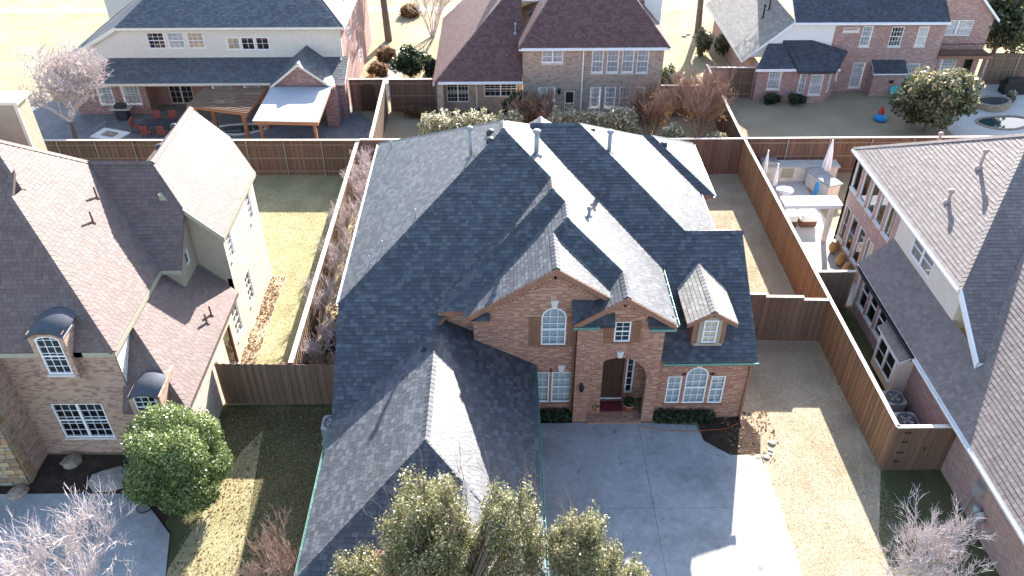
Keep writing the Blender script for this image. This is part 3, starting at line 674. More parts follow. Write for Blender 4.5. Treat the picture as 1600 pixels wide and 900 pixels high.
S([(1.22, 14.6), (1.22, 24.13), (-1.14, 24.13), (-1.14, 24.6), (-2.57, 24.6), (-2.57, 18.2)], zGR)
S([(-6.36, 14.6), (1.22, 14.6), (-2.57, 18.2)], zGF)
for sgn in (-1, 1):
    S([(-1.32, 13.9), (-1.32, 17.2), (-1.32+sgn*1.9, 15.3), (-1.32+sgn*1.9, 13.9)], lambda x, y: 4.42-.62*abs(x+1.32))
wall(H, BR, **fY(14.2), outer=[(-3.0, 2.4), (.4, 2.4), (.4, 3.1), (-1.32, 4.15), (-3.0, 3.1)], depth=.3)
p3 = lambda x, y, f: (x, y, f(x, y))
for a, b in (((.07, 31.1, 9.89), (.07, 31.9, 9.89)), ((-6.36, 24.8, 5.6), (.07, 31.1, 9.89)), ((2.0, 29.2, 8.6), (.07, 31.1, 9.89)), ((-6.36, 38.3, 5.6), (.07, 31.9, 9.89)),
             ((2.0, 28.3, 8.6), (2.0, 29.2, 8.6)), ((-2.5, 24.28, 5.6), (2.0, 28.3, 8.6)), ((2.5, 27.86, 8.27), (2.0, 28.3, 8.6)), ((2.5, 26.64, 8.27), (2.5, 27.86, 8.27)),
             ((1.95, 26.19, 7.9), (2.5, 26.64, 8.27)), ((4.55, 24.98, 6.9), (2.5, 26.64, 8.27)), ((1.95, 23.86, 7.9), (1.95, 26.19, 7.9)), ((4.55, 23.4, 6.9), (4.55, 24.98, 6.9)),
             ((1.31, 33, 9.2), (3.43, 33, 9.2)), ((7.64, 28.5, 6.4), (3.43, 33, 9.2)), ((7.64, 28.5, 6.4), (10.05, 28.5, 6.4)), ((9.4, 38.85, 5.2), (3.43, 33, 9.2)),
             ((6.9, 36.5, 6.85), (7.4, 36.5, 6.85)), ((10.15, 33.65, 5.1), (7.4, 36.5, 6.85)), ((10.15, 39.1, 5.1), (7.4, 36.5, 6.85)),
             ((-2.57, 18.2, 5.08), (-2.57, 24.05, 5.08)), ((-6.36, 14.6, 3), (-2.57, 18.2, 5.08)), ((1.22, 14.6, 3), (-2.57, 18.2, 5.08)), ((-1.32, 13.92, 4.42), (-1.32, 17, 4.42)), ((1.9, 34.4, 7.88), (1.9, 36.5, 7.88))):
    cap_line(H, a, b, SH)
# rake boards in brown paint
def rake(house, a, b, y, mat, h=.24, t=.05):
    mb = MB(); mb.add([(a[0], y-t, a[1]-h), (b[0], y-t, b[1]-h), (b[0], y-t, b[1]), (a[0], y-t, a[1]), (a[0], y, a[1]-h), (b[0], y, b[1]-h), (b[0], y, b[1]), (a[0], y, a[1])],
        [(0,1,2,3),(1,0,4,5),(2,1,5,6),(3,2,6,7),(0,3,7,4),(5,4,7,6)]); return mb.build('rake_board', mat, house)
rake(H, (-1.5, 5.6), (1.95, 7.9), 23.85, M['trim_brown']); rake(H, (1.95, 7.9), (4.02, 6.52), 23.85, M['trim_brown'])
rake(H, (2.62, 5.61), (4.55, 6.9), 23.38, M['trim_brown']); rake(H, (4.55, 6.9), (6.5, 5.6), 23.38, M['trim_brown'])
# brick rake courses under the gables
for a, b, y in (((-.9, 5.55), (1.95, 7.42), 24.15), ((1.95, 7.42), (3.7, 6.25), 24.15), ((3.0, 5.5), (4.55, 6.42), 23.75), ((4.55, 6.42), (6.1, 5.5), 23.75)):
    mb = MB(); L = math.hypot(b[0]-a[0], b[1]-a[1]); k = int(L/.16); dx, dz = (b[0]-a[0])/L, (b[1]-a[1])/L; nx, nz = -dz, dx
    if nz < 0: nx, nz = -nx, -nz
    for i in range(k):
        s0, s1 = L*i/k+.02, L*(i+1)/k-.03
        q = [(a[0]+dx*s0-nx*.2, a[1]+dz*s0-nz*.2), (a[0]+dx*s1-nx*.2, a[1]+dz*s1-nz*.2), (a[0]+dx*s1, a[1]+dz*s1), (a[0]+dx*s0, a[1]+dz*s0)]
        mb.add([(p[0], y-.03, p[1]) for p in q]+[(p[0], y+.003, p[1]) for p in q], [(0,1,2,3),(1,0,4,5),(2,1,5,6),(3,2,6,7),(0,3,7,4)])
    mb.build('rake_brick', BR, H)
gutter(H, (1.22, 14.4, 2.98), (1.22, 24.1, 2.98), M['patina'], (1, 0)); gutter(H, (-6.36, 20.9, 2.98), (-6.36, 14.4, 2.98), M['patina'], (-1, 0))
gutter(H, (6.3, 23.72, 3.42), (10.05, 23.72, 3.42), M['patina'], (0, -1)); gutter(H, (6.5, 23.4, 5.6), (6.5, 27.0, 5.6), M['patina'], (1, 0))
gutter(H, (2.62, 23.4, 5.58), (3.6, 23.4, 5.58), M['patina'], (0, -1)); gutter(H, (5.5, 23.4, 5.46), (6.5, 23.4, 5.46), M['patina'], (0, -1))
gutter(H, (-6.36, 38.3, 5.58), (-6.36, 24.9, 5.58), M['white'], (-1, 0)); gutter(H, (9.45, 30.7, 5.2), (9.45, 33.6, 5.2), M['white'], (1, 0)); gutter(H, (10.15, 33.7, 5.08), (10.15, 39.0, 5.08), M['white'], (1, 0))
downspout(H, 9.9, 23.93, .1, 3.3, M['trim_brown']); downspout(H, 2.78, 24.08, .1, 5.4, M['trim_brown'])
# dormer on the right wing
d = MB(); d.add([(7.42, 24.3, 3.7), (8.72, 24.3, 3.7), (8.72, 24.3, 5.0), (8.07, 24.3, 5.45), (7.42, 24.3, 5.0), (7.42, 26.6, 3.7), (8.72, 26.6, 3.7), (8.72, 26.6, 5.0), (8.07, 26.6, 5.45), (7.42, 26.6, 5.0)],
    [(0,1,2,3,4), (1,6,7,2), (5,0,4,9), (2,7,8,3), (3,8,9,4)]); dm = d.build('dormer', M['trim_brown'], H)
window(dm, 8.07, 24.29, 3.98, 0, .56, 1.12, 2, 4, back='curtain', rec=-.05, bk=.04)
mb = MB()
for a, b, c, e in ((7.62, 7.78, 3.9, 5.2), (8.36, 8.52, 3.9, 5.2), (7.62, 8.52, 5.1, 5.22), (7.5, 8.64, 3.78, 3.9)): mb.box(a, b, 24.24, 24.31, c, e)
mb.build('window_casing', M['sid_tan'], dm)
for sgn in (-1, 1):
    q = [(8.07, 24.05, 5.66), (8.07, 27.35, 5.66), (8.07+sgn*.98, 26.35, 5.06), (8.07+sgn*.98, 24.05, 5.06)]
    s_ = slope(dm, q, M['sh_grey'], M['sh_grey'], thick=.12)
cap_line(dm, (8.07, 24.06, 5.66), (8.07, 27.2, 5.66), M['sh_grey'])
rake(dm, (7.09, 5.06), (8.07, 5.66), 24.05, M['trim_brown'], .18, .04); rake(dm, (8.07, 5.66), (9.05, 5.06), 24.05, M['trim_brown'], .18, .04)
for (x, y, z, h, r) in ((-1.3, 30.5, 8.97, 1.25, .08), (1.45, 30.6, 8.97, 1.05, .1), (4.7, 32.0, 8.3, 1.0, .09)): pipe(H, x, y, z, h, r)
for (x, y, z) in ((-5.5, 36.6, 6.16), (-3.5, 27.98, 7.5), (-4.8, 27.0, 6.64), (-5.26, 26.4, 6.33)): pipe(H, x, y, z, .42, .03, cap=False)
pipe(H, 3.5, 27.9, 7.6, .35, .06)
for (x, y, z) in ((-.46, 31.5, 9.5), (-.46, 30.75, 9.5), (4.0, 33.25, 8.7), (7.98, 36.2, 6.48)): turtle_vent(H, x, y, z)
pipe(H, -2.95, 22.9, 4.88, .12, .06, 'metal_dk', cap=False)

# things round the entry
def pot_plant(x, y, z, r, h, label, leaf):
    t = thing('potted_plant', label, 'potted plant', (x, y, z))
    mb = MB(); mb.lathe((x, y, z), [(r*.65, 0), (r*.95, h*.85), (r*1.1, h*.86), (r*1.1, h), (r*.9, h), (r*.9, h*.9)], 16); mb.build('pot', M['terracotta'], t, True)
    leaf_cloud('foliage', [((x, y, z+h+.1), (r*1.1, r*1.1, .2))], 260, .07, leaf, t)
def leaf_cloud(name, lobes, n, size, mat, parent, seed=0, shell=.55, kind=None, bias=.0, up=.3, flat=1.5, patchy=0.0):
    rg = np.random.default_rng(seed+len(lobes)*7+n)
    tot = sum(l[1][0]*l[1][1]*l[1][2] for l in lobes)**1.0; C = []; D = []
    for (c, r) in lobes:
        k = max(8, int(n*(r[0]*r[1]*r[2])/tot)); d = rg.normal(size=(k, 3)); d /= np.linalg.norm(d, axis=1)[:, None]
        rad = (shell+(1-shell)*rg.random(k)**.7)
        # lumpy outline
        ph = rg.random(6)*6.28
        lump = 1+.13*np.sin(d[:,0]*5+ph[0])*np.sin(d[:,1]*5+ph[1])+.10*np.sin(d[:,2]*7+ph[2]+d[:,0]*6)+.08*np.sin(d[:,1]*13+ph[3])*np.sin(d[:,0]*12+ph[4])
        p = d*(rad*lump)[:, None]*np.array(r)+np.array(c); C.append(p); D.append(d)
    C = np.concatenate(C); D = np.concatenate(D); k = len(C)
    if patchy > 0:
        w = np.sin(C[:,0]*3.1/size*.08+1)*np.sin(C[:,1]*3.3/size*.08+2)*np.sin(C[:,2]*3.7/size*.08)
        keep = w > -patchy*rg.random(k); C = C[keep]; D = D[keep]; k = len(C)
    # leaf frames
    nrm = D*.6+rg.normal(size=(k, 3))*.7+np.array([0, 0, up]); nrm /= np.linalg.norm(nrm, axis=1)[:, None]
    a = np.cross(nrm, rg.normal(size=(k, 3))); a /= np.linalg.norm(a, axis=1)[:, None]; b = np.cross(nrm, a)
    s = size*(.4+1.1*rg.random(k)**1.4)[:, None]
    V = np.stack([C-a*s*flat*.5, C+b*s*.42, C+a*s*flat*.5, C-b*s*.42], 1).reshape(-1, 3)
    F = np.arange(k*4).reshape(-1, 4)
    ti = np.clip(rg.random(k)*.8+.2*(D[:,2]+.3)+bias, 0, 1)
    return raw_mesh(name, V, F, mat, np.repeat(ti, 4), parent, kind=kind)
pot_plant(3.82, 24.3, .15, .2, .36, 'terracotta pot with a green plant left of the front door mat', M['leaf_dark'])
pot_plant(5.26, 24.3, .15, .23, .42, 'terracotta pot with a green plant right of the front door mat', M['leaf_dark'])
mb = MB(); mb.box(4.08, 5.02, 24.25, 24.85, .151, .17); tag(mb.build('doormat', M['red_mat']), 'dark red patterned doormat in front of the wooden door', 'doormat')
def hedge(name, label, x0, x1, y0, y1, h, mat, n, size=.06, group=None):
    t = thing(name, label, 'hedge', ((x0+x1)/2, (y0+y1)/2, 0), group=group)
    rg = np.random.default_rng(int(abs(x0*10))); k = int((x1-x0)/.45)+1
    lobes = [((x0+(x1-x0)*(i+.5)/k, (y0+y1)/2, h*.5), ((x1-x0)/k*.75, (y1-y0)*.55, h*.55*(.9+.2*rg.random()))) for i in range(k)]
    leaf_cloud('foliage', lobes, n, size, mat, t, shell=.5)
    mb = MB()
    for i in range(k): mb.tube((lobes[i][0][0], (y0+y1)/2, 0), (lobes[i][0][0], (y0+y1)/2, h*.6), .02, n=5)
    mb.build('stem', M['bark'], t)
hedge('hedge', 'clipped dark green hedge under the three arched-group windows', 6.3, 8.75, 23.55, 24.0, .62, M['leaf_dark'], 5200)
hedge('hedge', 'low dark green hedge under the paired windows beside the porch', 1.3, 2.75, 23.65, 24.1, .6, M['leaf_dark'], 2800)

# ================================================================ LEFT NEIGHBOUR
LN = thing('tan_brick_house', 'tan brick house with rose-brown shingles and a siding chimney, beside the board fence', 'house', (-16, 27, 0))
SR = M['sh_rose']; OL = M['olive']
def SL(p, f, **k): return slope(LN, plane_z(p, f), SR, SR, fascia=SR, **k)
for a_, b_ in (((-14.03, 22.2), (-14.03, 27.3)), ((-14.05, 22.18), (-16.5, 22.18)), ((-15.2, 22.18), (-22, 22.18)), ((-11.85, 29.04), (-11.85, 34.68)), ((-14.1, 27.23), (-13.2, 27.23))):
    mb = MB(); z_ = 5.97 if a_[0] > -12 else 5.52; mb.box(min(a_[0], b_[0])-.015, max(a_[0], b_[0])+.015, min(a_[1], b_[1])-.015, max(a_[1], b_[1])+.015, z_-.2, z_); mb.build('fascia', OL, LN)
zM = lambda x, y: 5.55+(-14.05-x)
zM1 = lambda x, y: 5.55+(y-22.9)
zMb = lambda x, y: 5.55+(y-22.2)
zN = lambda x, y: 5.55+(y-27.25)
zWg = lambda x, y: 6.0+(-11.87-x)
zLo = lambda x, y: 3.0+(-11.85-x)
SL([(-14.05, 22.2), (-14.05, 27.25), (-17.3, 30.55), (-14.05, 33.8), (-19.5, 28.35), (-18.05, 26.9), (-18.1, 26.25)] if False else [(-14.05, 22.2), (-14.05, 27.3), (-17.3, 30.55), (-19.5, 28.35), (-18.05, 26.9), (-18.1, 26.25)], zM)
SL([(-14.05, 27.3), (-14.05, 33.8), (-17.3, 30.55)], zM)
SL([(-14.06, 22.9), (-19.5, 28.35), (-30, 28.35), (-30, 22.9)], zM1)
SL([(-14.05, 22.2), (-18.1, 26.25), (-18.1, 27.0), (-22.15, 22.9), (-22.15, 22.2)], lambda x, y: min(zMb(x, y), 9.6) if False else zMb(x, y))
SL([(-14.05, 33.8), (-19.5, 28.35), (-30, 28.35), (-30, 33.8)], lambda x, y: 5.55+(33.8-y), expo=.3)
SL([(-13.2, 27.25), (-13.2, 29.04), (-14.65, 30.5), (-17.35, 30.5), (-14.1, 27.25)], zN)
SL([(-11.87, 29.04), (-11.87, 34.68), (-13.1, 35.85), (-14.65, 35.85), (-14.65, 30.5), (-13.2, 29.04)], zWg)
SL([(-14.65, 30.5), (-14.65, 35.85), (-17.4, 35.85), (-17.4, 30.5)], lambda x, y: 8.78-(-14.65-x), expo=.3)
SL([(-11.85, 21.75), (-11.85, 29.1), (-14.1, 29.1), (-14.1, 24.0)], zLo)
SL([(-11.85, 21.75), (-14.1, 24.0), (-14.3, 24.0), (-14.3, 21.75)], lambda x, y: 3.0+(y-21.75))
for a, b in (((-14.05, 22.2, 5.55), (-18.1, 26.25, 9.6)), ((-18.05, 26.9, 9.55), (-19.5, 28.35, 11)), ((-14.05, 33.8, 5.55), (-19.5, 28.35, 11)), ((-14.65, 30.5, 8.78), (-14.65, 35.85, 8.78)), ((-17.3, 30.5, 8.8), (-14.65, 30.5, 8.78)), ((-11.85, 21.75, 3), (-14.1, 24, 5.25)), ((-19.5, 28.35, 11), (-30, 28.35, 11))):
    cap_line(LN, a, b, SR)
bl = M['br_ln']; bs = M['br_ln_side']
wall(LN, bl, **fY(22.4), outer=[(-24, 0), (-14.2, 0), (-14.2, 5.4), (-24, 5.4)], sill='stone_w', lintel='br_ln', wins=[
    dict(u0=-17.36, u1=-15.42, z0=.88, z1=2.74, cols=3, rows=5, div=2, back='none')])
wall(LN, bl, **fY(22.0), outer=[(-16.75, 4.4), (-15.5, 4.4), (-15.5, 6.55), (-16.75, 6.55)], sill='stone_w', wins=[dict(u0=-16.56, u1=-15.68, z0=4.65, z1=6.45, rise=.2, cols=3, rows=5, back='none')])
wall(LN, bl, **fY(22.0), outer=[(-14.2, 0), (-12.03, 0), (-12.03, 2.85), (-14.2, 2.85)], wins=[])
wall(LN, bs, **fXp(-12.03), outer=[(22.0, 0), (34.5, 0), (34.5, 5.8), (29.3, 5.8), (29.3, 2.8), (22.0, 2.8)], sill='stone_w', wins=[
    dict(u0=29.7, u1=30.3, z0=4.25, z1=5.5, cols=2, rows=4, back='blind'), dict(u0=33.1, u1=33.7, z0=4.1, z1=5.5, cols=2, rows=4, back='none'),
    dict(u0=30.6, u1=31.4, z0=1.0, z1=2.6, cols=2, rows=4, back='none'), dict(u0=28.2, u1=29.1, z0=.9, z1=2.5, cols=2, rows=4), dict(u0=26.7, u1=27.7, z0=.06, z1=2.3, cols=1, rows=1, back='none', frame='shutter', sash=False)])
wall(LN, bs, **fYp(34.5), outer=[(12.05, 0), (17.0, 0), (17.0, 5.6), (14.65, 8.3), (12.05, 5.9)])
wall(LN, M['sid_tan'], **fXp(-14.2), outer=[(22.45, 2), (27.5, 2), (27.5, 5.35), (22.45, 5.35)])
cover('siding', [(-14.19, 22.45, 3.0), (-14.19, 27.4, 3.0), (-14.19, 27.4, 5.35), (-14.19, 22.45, 5.35)], M['sid_cream'], LN, .2, 40, 41, .014, kind='stuff')
wall(LN, M['sid_tan'], **fY(29.3), outer=[(-14.2, 3), (-12.05, 3), (-12.05, 5.8), (-13.1, 6.9), (-14.2, 7.9)])
cover('siding', [(-13.3, 29.28, 3.6), (-12.05, 29.28, 3.6), (-12.05, 29.28, 5.85), (-13.1, 29.28, 6.9), (-13.3, 29.28, 7.0)], M['sid_tan'], LN, .2, 40, 41, .016, kind='stuff')
wall(LN, M['sid_tan'], **fXp(-13.32), outer=[(27.5, 3.5), (29.3, 3.5), (29.3, 7.0), (28.9, 7.0), (27.5, 5.55)], wins=[dict(u0=28.15, u1=28.6, z0=5.05, z1=5.7, cols=1, rows=1, back='none', sash=False)])
wall(LN, M['sid_tan'], **fY(27.45), outer=[(-14.2, 3.5), (-13.33, 3.5), (-13.33, 5.4), (-14.2, 5.4)])
rake_pts = [((-11.87, 6.0), (-13.2, 7.33))]
mb = MB(); mb.add([(-11.85, 28.98, 5.74), (-11.85, 28.98, 6.0), (-13.22, 28.98, 7.37), (-13.22, 28.98, 7.11), (-11.85, 29.04, 5.74), (-11.85, 29.04, 6.0), (-13.22, 29.04, 7.37), (-13.22, 29.04, 7.11)], [(0,1,2,3),(4,7,6,5),(1,5,6,2),(0,3,7,4),(0,4,5,1)]); mb.build('rake_board', OL, LN)
# arched hoods over the two front windows
def hood(cx, y0, y1, z, w, rise):
    mb = MB(); n = 10; P = []
    for yy in (y0, y1):
        for i in range(n+1):
            t = -1+2*i/n; P.append((cx+t*w/2, yy, z+rise*(1-t*t)))
    F = [(i, i+1, n+2+i, n+1+i) for i in range(n)]; mb.add(P, F)
    mb.add([(p[0], p[1], p[2]-.1) for p in P], [(n+1+i, n+2+i, i+1, i) for i in range(n)])
    k = 2*(n+1); mb.f += [(i, i+k, i+1+k, i+1) for i in range(n)]; mb.m += [0]*n
    mb.build('window_hood', M['copper_bl'], LN, True)
hood(-16.12, 21.92, 23.3, 6.5, 1.36, .24)
for a_ in (-16.75, -15.7):
    mb = MB(); mb.box(a_, a_+.2, 22.225, 23.4, 4.55, 6.52); mb.build('dormer_cheek', bl, LN)
for a_ in (-13.75, -12.75):
    mb = MB(); mb.box(a_, a_+.15, 21.5, 23.2, 2.7, 3.95); mb.build('dormer_cheek', bl, LN)
mb = MB(); mb.box(-13.6, -12.75, 21.5, 21.65, 2.6, 2.82); mb.build('dormer_sill', bl, LN)
window(LN, -13.18, 21.5, 2.83, 0, .84, 1.2, 3, 4, .14, 'dark', rec=.06)
hood(-13.18, 21.42, 22.6, 3.98, 1.08, .18)
mb = MB(); mb.box(-24, -18.35, 21.3, 22.4, 0, 5.3); mb.build('entry_wall', bl, LN)
mb = MB(); mb.box(-24, -18.34, 20.8, 21.3, 0, 5.3); pier = mb.build('stone_pier', M['rock'], LN)
SM = []
for k_ in range(6):
    mb = MB(); mb.box(-.5, .5, -.5, .5, -.5, .5); me_ = mb.mesh('stone', plain('ledge_stone_'+'abcdef'[k_], ((.34, .24, .15), (.26, .17, .10), (.40, .29, .17), (.22, .15, .10), (.36, .22, .12), (.30, .24, .18))[k_], .9, var=.3, scale=5)); SM.append(me_)
q_ = random.Random(9); z_ = 0.02
while z_ < 4.6:
    h_ = q_.uniform(.13, .26); x_ = -20.6
    while x_ < -18.34:
        w_ = min(q_.uniform(.2, .5), -18.32-x_)
        if w_ > .06:
            o = bpy.data.objects.new('stone', q_.choice(SM)); COL.objects.link(o); o.parent = pier; o.location = (x_+w_/2, 20.79+q_.uniform(-.015, .015), z_+h_/2); o.scale = (w_-.018, .1, h_-.018)
        x_ += w_
    y_ = 20.84
    while y_ < 21.28:
        w_ = min(q_.uniform(.2, .4), 21.3-y_)
        if w_ > .06:
            o = bpy.data.objects.new('stone', q_.choice(SM)); COL.objects.link(o); o.parent = pier; o.location = (-18.335+q_.uniform(-.012, .012), y_+w_/2, z_+h_/2); o.scale = (.1, w_-.018, h_-.018)
        y_ += w_
    z_ += h_
mb = MB(); mb.lathe((-18.75, 20.6, 2.55), [(.03, .5), (.16, .36), (.13, 0), (.04, -.12)], 8); mb.box(-18.8, -18.7, 20.58, 20.76, 2.98, 3.06); mb.build('wall_lantern', M['metal_dk'], LN)
for (x, y, z) in ((-16.5, 28.9, 8.0), (-16.2, 27.5, 7.7), (-12.3, 26.85, 3.45), (-12.32, 26.3, 3.47)): pipe(LN, x, y, z, .5, .04, 'rattan', cap=False)
for y in (32.2, 34.2): turtle_vent(LN, -14.9, y, 8.55)
# chimney
mb = MB(); mb.box(-22.3, -20.42, 32.25, 33.2, 5.0, 10.6); ch = mb.build('chimney', M['sid_tan'], LN)
cover('siding', [(-22.3, 32.24, 5.5), (-20.42, 32.24, 5.5), (-20.42, 32.24, 10.6), (-22.3, 32.24, 10.6)], M['sid_tan'], ch, .22, 40, 41, .016, kind='stuff')
mb = MB(); mb.box(-22.42, -20.3, 32.13, 33.3, 10.6, 10.74); mb.build('chimney_cap', M['cream'], ch)
for x in (-22.3, -20.5):
    mb = MB(); mb.box(x-.02, x+.12, 32.19, 32.24, 5.3, 10.6); mb.build('corner_board', M['cream'], ch)
mb = MB(); mb.lathe((-21.5, 32.7, 10.74), [(.28, 0), (.28, .35), (.4, .38), (.4, .5), (.1, .58)], 12); mb.build('flue_cap', M['metal'], ch, True)

# ================================================================ RIGHT NEIGHBOUR
RN = thing('mauve_brick_house', 'mauve-red brick house with weathered tan shingles behind the tall side fence', 'house', (20, 26, 0))
ST = M['sh_tan']; br = M['br_rn']; WH = M['white']
def SN(p, f, **k): return slope(RN, plane_z(p, f), ST, ST, fascia=WH, **k)
zL = lambda x, y: 2.8+(x-16.8)
zU = lambda x, y: 5.75+.82*(x-17.95)
zUf = lambda x, y: 5.75+.62*(y-25.1)
SN([(16.8, 4), (16.8, 31.2), (18.2, 31.2), (18.2, 23.2), (21.2, 27.0), (23.3, 27.0), (23.3, 4)], zL)
SN([(23.3, 4), (23.3, 27.0), (30, 27), (30, 4)], lambda x, y: 9.3-.8*(x-23.3), expo=.3)
SN([(17.95, 25.1), (17.95, 37.2), (22.5, 31.15)], zU)
SN([(17.95, 22.6), (17.95, 25.1), (22.5, 31.15), (34, 31.15), (34, 22.6)], zUf)
SN([(17.95, 37.2), (22.5, 31.15), (34, 31.15), (34, 37.2)], lambda x, y: 5.75+.62*(37.2-y), expo=.3)
for a, b in (((17.95, 25.1, 5.75), (22.5, 31.15, 9.5)), ((17.95, 37.2, 5.75), (22.5, 31.15, 9.5)), ((22.5, 31.15, 9.5), (34, 31.15, 9.5))): cap_line(RN, a, b, ST)
wall(RN, br, **fXm(17.17), outer=[(-31.0, 0), (-4, 0), (-4, 2.7), (-31.0, 2.7)], sill='stone_w', wins=[
    dict(u0=-30.95+.1, u1=-30.05, z0=.7, z1=2.45, cols=1, rows=1, back='none'), dict(u0=-29.85, u1=-29.0, z0=.7, z1=2.45, cols=1, rows=1, back='none'), dict(u0=-28.8, u1=-27.95, z0=.7, z1=2.45, cols=1, rows=1, back='none')])
wall(RN, br, **fY(31.0), outer=[(17.4, 0), (18.15, 0), (18.15, 3.9), (17.4, 3.1)])
wall(RN, br, **fYp(31.22), outer=[(-18.15, 0), (-17.17, 0), (-17.17, 2.9), (-18.15, 3.9)], depth=.15)
wall(RN, br, **fXm(18.15), outer=[(-37, 0), (-31.2, 0), (-31.2, 5.6), (-37, 5.6)], sill='blue' if False else 'stone_w', wins=
    [dict(u0=-36.7+i*1.07, u1=-36.7+i*1.07+.78, z0=3.75, z1=5.45, cols=1, rows=1, back='none', sash=False) for i in range(5)] +
    [dict(u0=-36.7+i*1.07, u1=-36.7+i*1.07+.78, z0=.75, z1=2.75, cols=1, rows=2, back='none', sash=False) for i in range(5)])
wall(RN, br, **fYp(37.0), outer=[(-30, 0), (-18.15, 0), (-18.15, 5.6), (-30, 5.6)])
wall(RN, M['sid_cream'], **fXm(18.15), outer=[(-31.2, 3.6), (-25.2, 3.6), (-25.2, 5.6), (-31.2, 5.6)], wins=[dict(u0=-29.7, u1=-27.7, z0=4.42, z1=5.45, cols=1, rows=1, div=2, back='blind', sash=True)])
wall(RN, M['sid_cream'], **fY(25.2), outer=[(18.37, 3.8), (30, 3.8), (30, 5.6), (18.37, 5.6)])
# rake trim of the upper roof
mb = MB(); mb.add([(17.9, 25.1, 5.5), (17.9, 25.1, 5.8), (17.9, 22.6, 4.25), (17.9, 22.6, 3.95), (17.98, 25.1, 5.5), (17.98, 25.1, 5.8), (17.98, 22.6, 4.25), (17.98, 22.6, 3.95)], [(0,1,2,3),(4,7,6,5),(1,5,6,2),(0,3,7,4),(2,6,7,3)]); mb.build('rake_board', WH, RN)
gutter(RN, (17.95, 37.1, 5.74), (17.95, 25.2, 5.74), WH, (-1, 0)); gutter(RN, (16.8, 31.1, 2.78), (16.8, 24.6, 2.78), M['gut_dark'], (-1, 0)); gutter(RN, (16.8, 24.5, 2.78), (16.8, 4.2, 2.78), WH, (-1, 0))
mb = MB(); mb.tube((16.72, 31.0, 2.6), (17.05, 31.05, 2.2), .05, n=6); mb.tube((17.05, 31.05, 2.2), (17.05, 31.05, .5), .05, n=6); mb.build('downspout', WH, RN)
# box bay
mb = MB(); mb.box(16.55, 17.16, 24.95, 27.05, .25, 2.2); by = mb.build('bay', M['sid_cream'], RN)
window(by, 16.545, 26.0, .75, -math.pi/2, 1.7, 1.3, 1, 2, 0, 'dark', rec=-.05, bk=.04, div=2, sash=False)
slope(by, [(16.4, 24.8, 2.25), (17.15, 24.8, 2.7), (17.15, 27.2, 2.7), (16.4, 27.2, 2.25)], ST, ST, thick=.08, fascia=WH)
for (x, y, z, h) in ((20.7, 31.0, 8.02, .75), (19.3, 30.1, 6.85, .5), (20.9, 25.5, 6.0, .6), (20.6, 24.6, 5.45, .6), (21.5, 36, 6.4, .7)): pipe(RN, x, y, z, h, .07, 'pvc', cap=True)
mb = MB(); mb.box(16.95, 17.165, 18.55, 18.95, 1.35, 1.85); mb.tube((17.05, 18.85, 1.35), (17.05, 18.95, .02), .035, n=8); mb.build('meter_box', M['ac'], RN)
for y, z in ((18.35, .95), (18.05, .95)):
    mb = MB(); mb.lathe((17.0, y, z-.15), [(.13, 0), (.15, .1), (.15, .3), (.08, .34)], 12); mb.build('meter', M['ac'], RN, True)

# ================================================================ REAR CENTRE HOUSE
RC = thing('buff_brick_house', 'buff brick house with steep dark red-brown roof behind the clipped shrubs', 'house', (4, 56, 0))
SD = M['sh_red']; bb = M['br_rc']
def SC(p, f, **k): return slope(RC, plane_z(p, f), SD, SD, fascia=WH, **k)
SC([(-4.3, 52.7), (1.47, 52.7), (1.47, 57.2), (.2, 57.2)], lambda x, y: 2.9+.93*(y-52.7))
SC([(-4.68, 52.7), (.2, 57.2), (.2, 66), (-4.68, 66)], lambda x, y: 2.75+.9*(x+4.68))
SC([(.2, 57.2), (3.6, 57.2), (3.6, 62), (.2, 62)], lambda x, y: 7.1-.5*(y-57.2), expo=.3)
zc = lambda x, y: 5.22+.83*(y-52.7)
SC([(1.2, 52.7), (11.27, 52.7), (8.6, 55.9), (3.75, 55.9)], lambda x, y: 5.22+.93*(y-52.7))
SC([(1.2, 52.7), (3.75, 55.9), (3.75, 60), (1.2, 60)], lambda x, y: 5.22+1.17*(x-1.2))
SC([(11.27, 52.7), (11.27, 63), (8.6, 60), (8.6, 55.9)], lambda x, y: 5.22+1.11*(11.27-x))
SC([(3.75, 55.9), (8.6, 55.9), (8.6, 60), (3.75, 60)], lambda x, y: 8.2-.4*(y-55.9), expo=.3)
for a, b in (((1.2, 52.7, 5.22), (3.75, 55.9, 8.2)), ((11.27, 52.7, 5.22), (8.6, 55.9, 8.2)), ((-4.5, 52.7, 2.85), (.2, 57.2, 7.1))): cap_line(RC, a, b, SD)
wall(RC, bb, **fY(53.1), outer=[(1.5, 0), (11.0, 0), (11.0, 5.05), (1.5, 5.05)], sill='stone_w', wins=[
    dict(u0=2.75, u1=4.2, z0=4.02, z1=4.98, cols=2, rows=3, div=2), dict(u0=6.15, u1=6.93, z0=3.3, z1=4.95, cols=3, rows=4), dict(u0=7.17, u1=7.98, z0=3.3, z1=4.95, cols=3, rows=4), dict(u0=8.2, u1=9.0, z0=3.3, z1=4.95, cols=3, rows=4), dict(u0=9.2, u1=10.0, z0=3.3, z1=4.95, cols=3, rows=4),
    dict(u0=6.15, u1=6.93, z0=.7, z1=2.3, cols=3, rows=4), dict(u0=7.17, u1=7.95, z0=.7, z1=2.3, cols=3, rows=4), dict(u0=8.2, u1=8.95, z0=.7, z1=2.3, cols=3, rows=4), dict(u0=9.2, u1=9.95, z0=.7, z1=2.3, cols=3, rows=4, back='curtain'),
    dict(u0=2.55, u1=3.75, z0=1.25, z1=2.32, cols=3, rows=3, div=2), dict(u0=4.42, u1=5.08, z0=.2, z1=2.0, cols=1, rows=1, back='dark')])
wall(RC, bb, **fXp(11.0), outer=[(53.32, 0), (63, 0), (63, 5.05), (53.32, 5.05)])
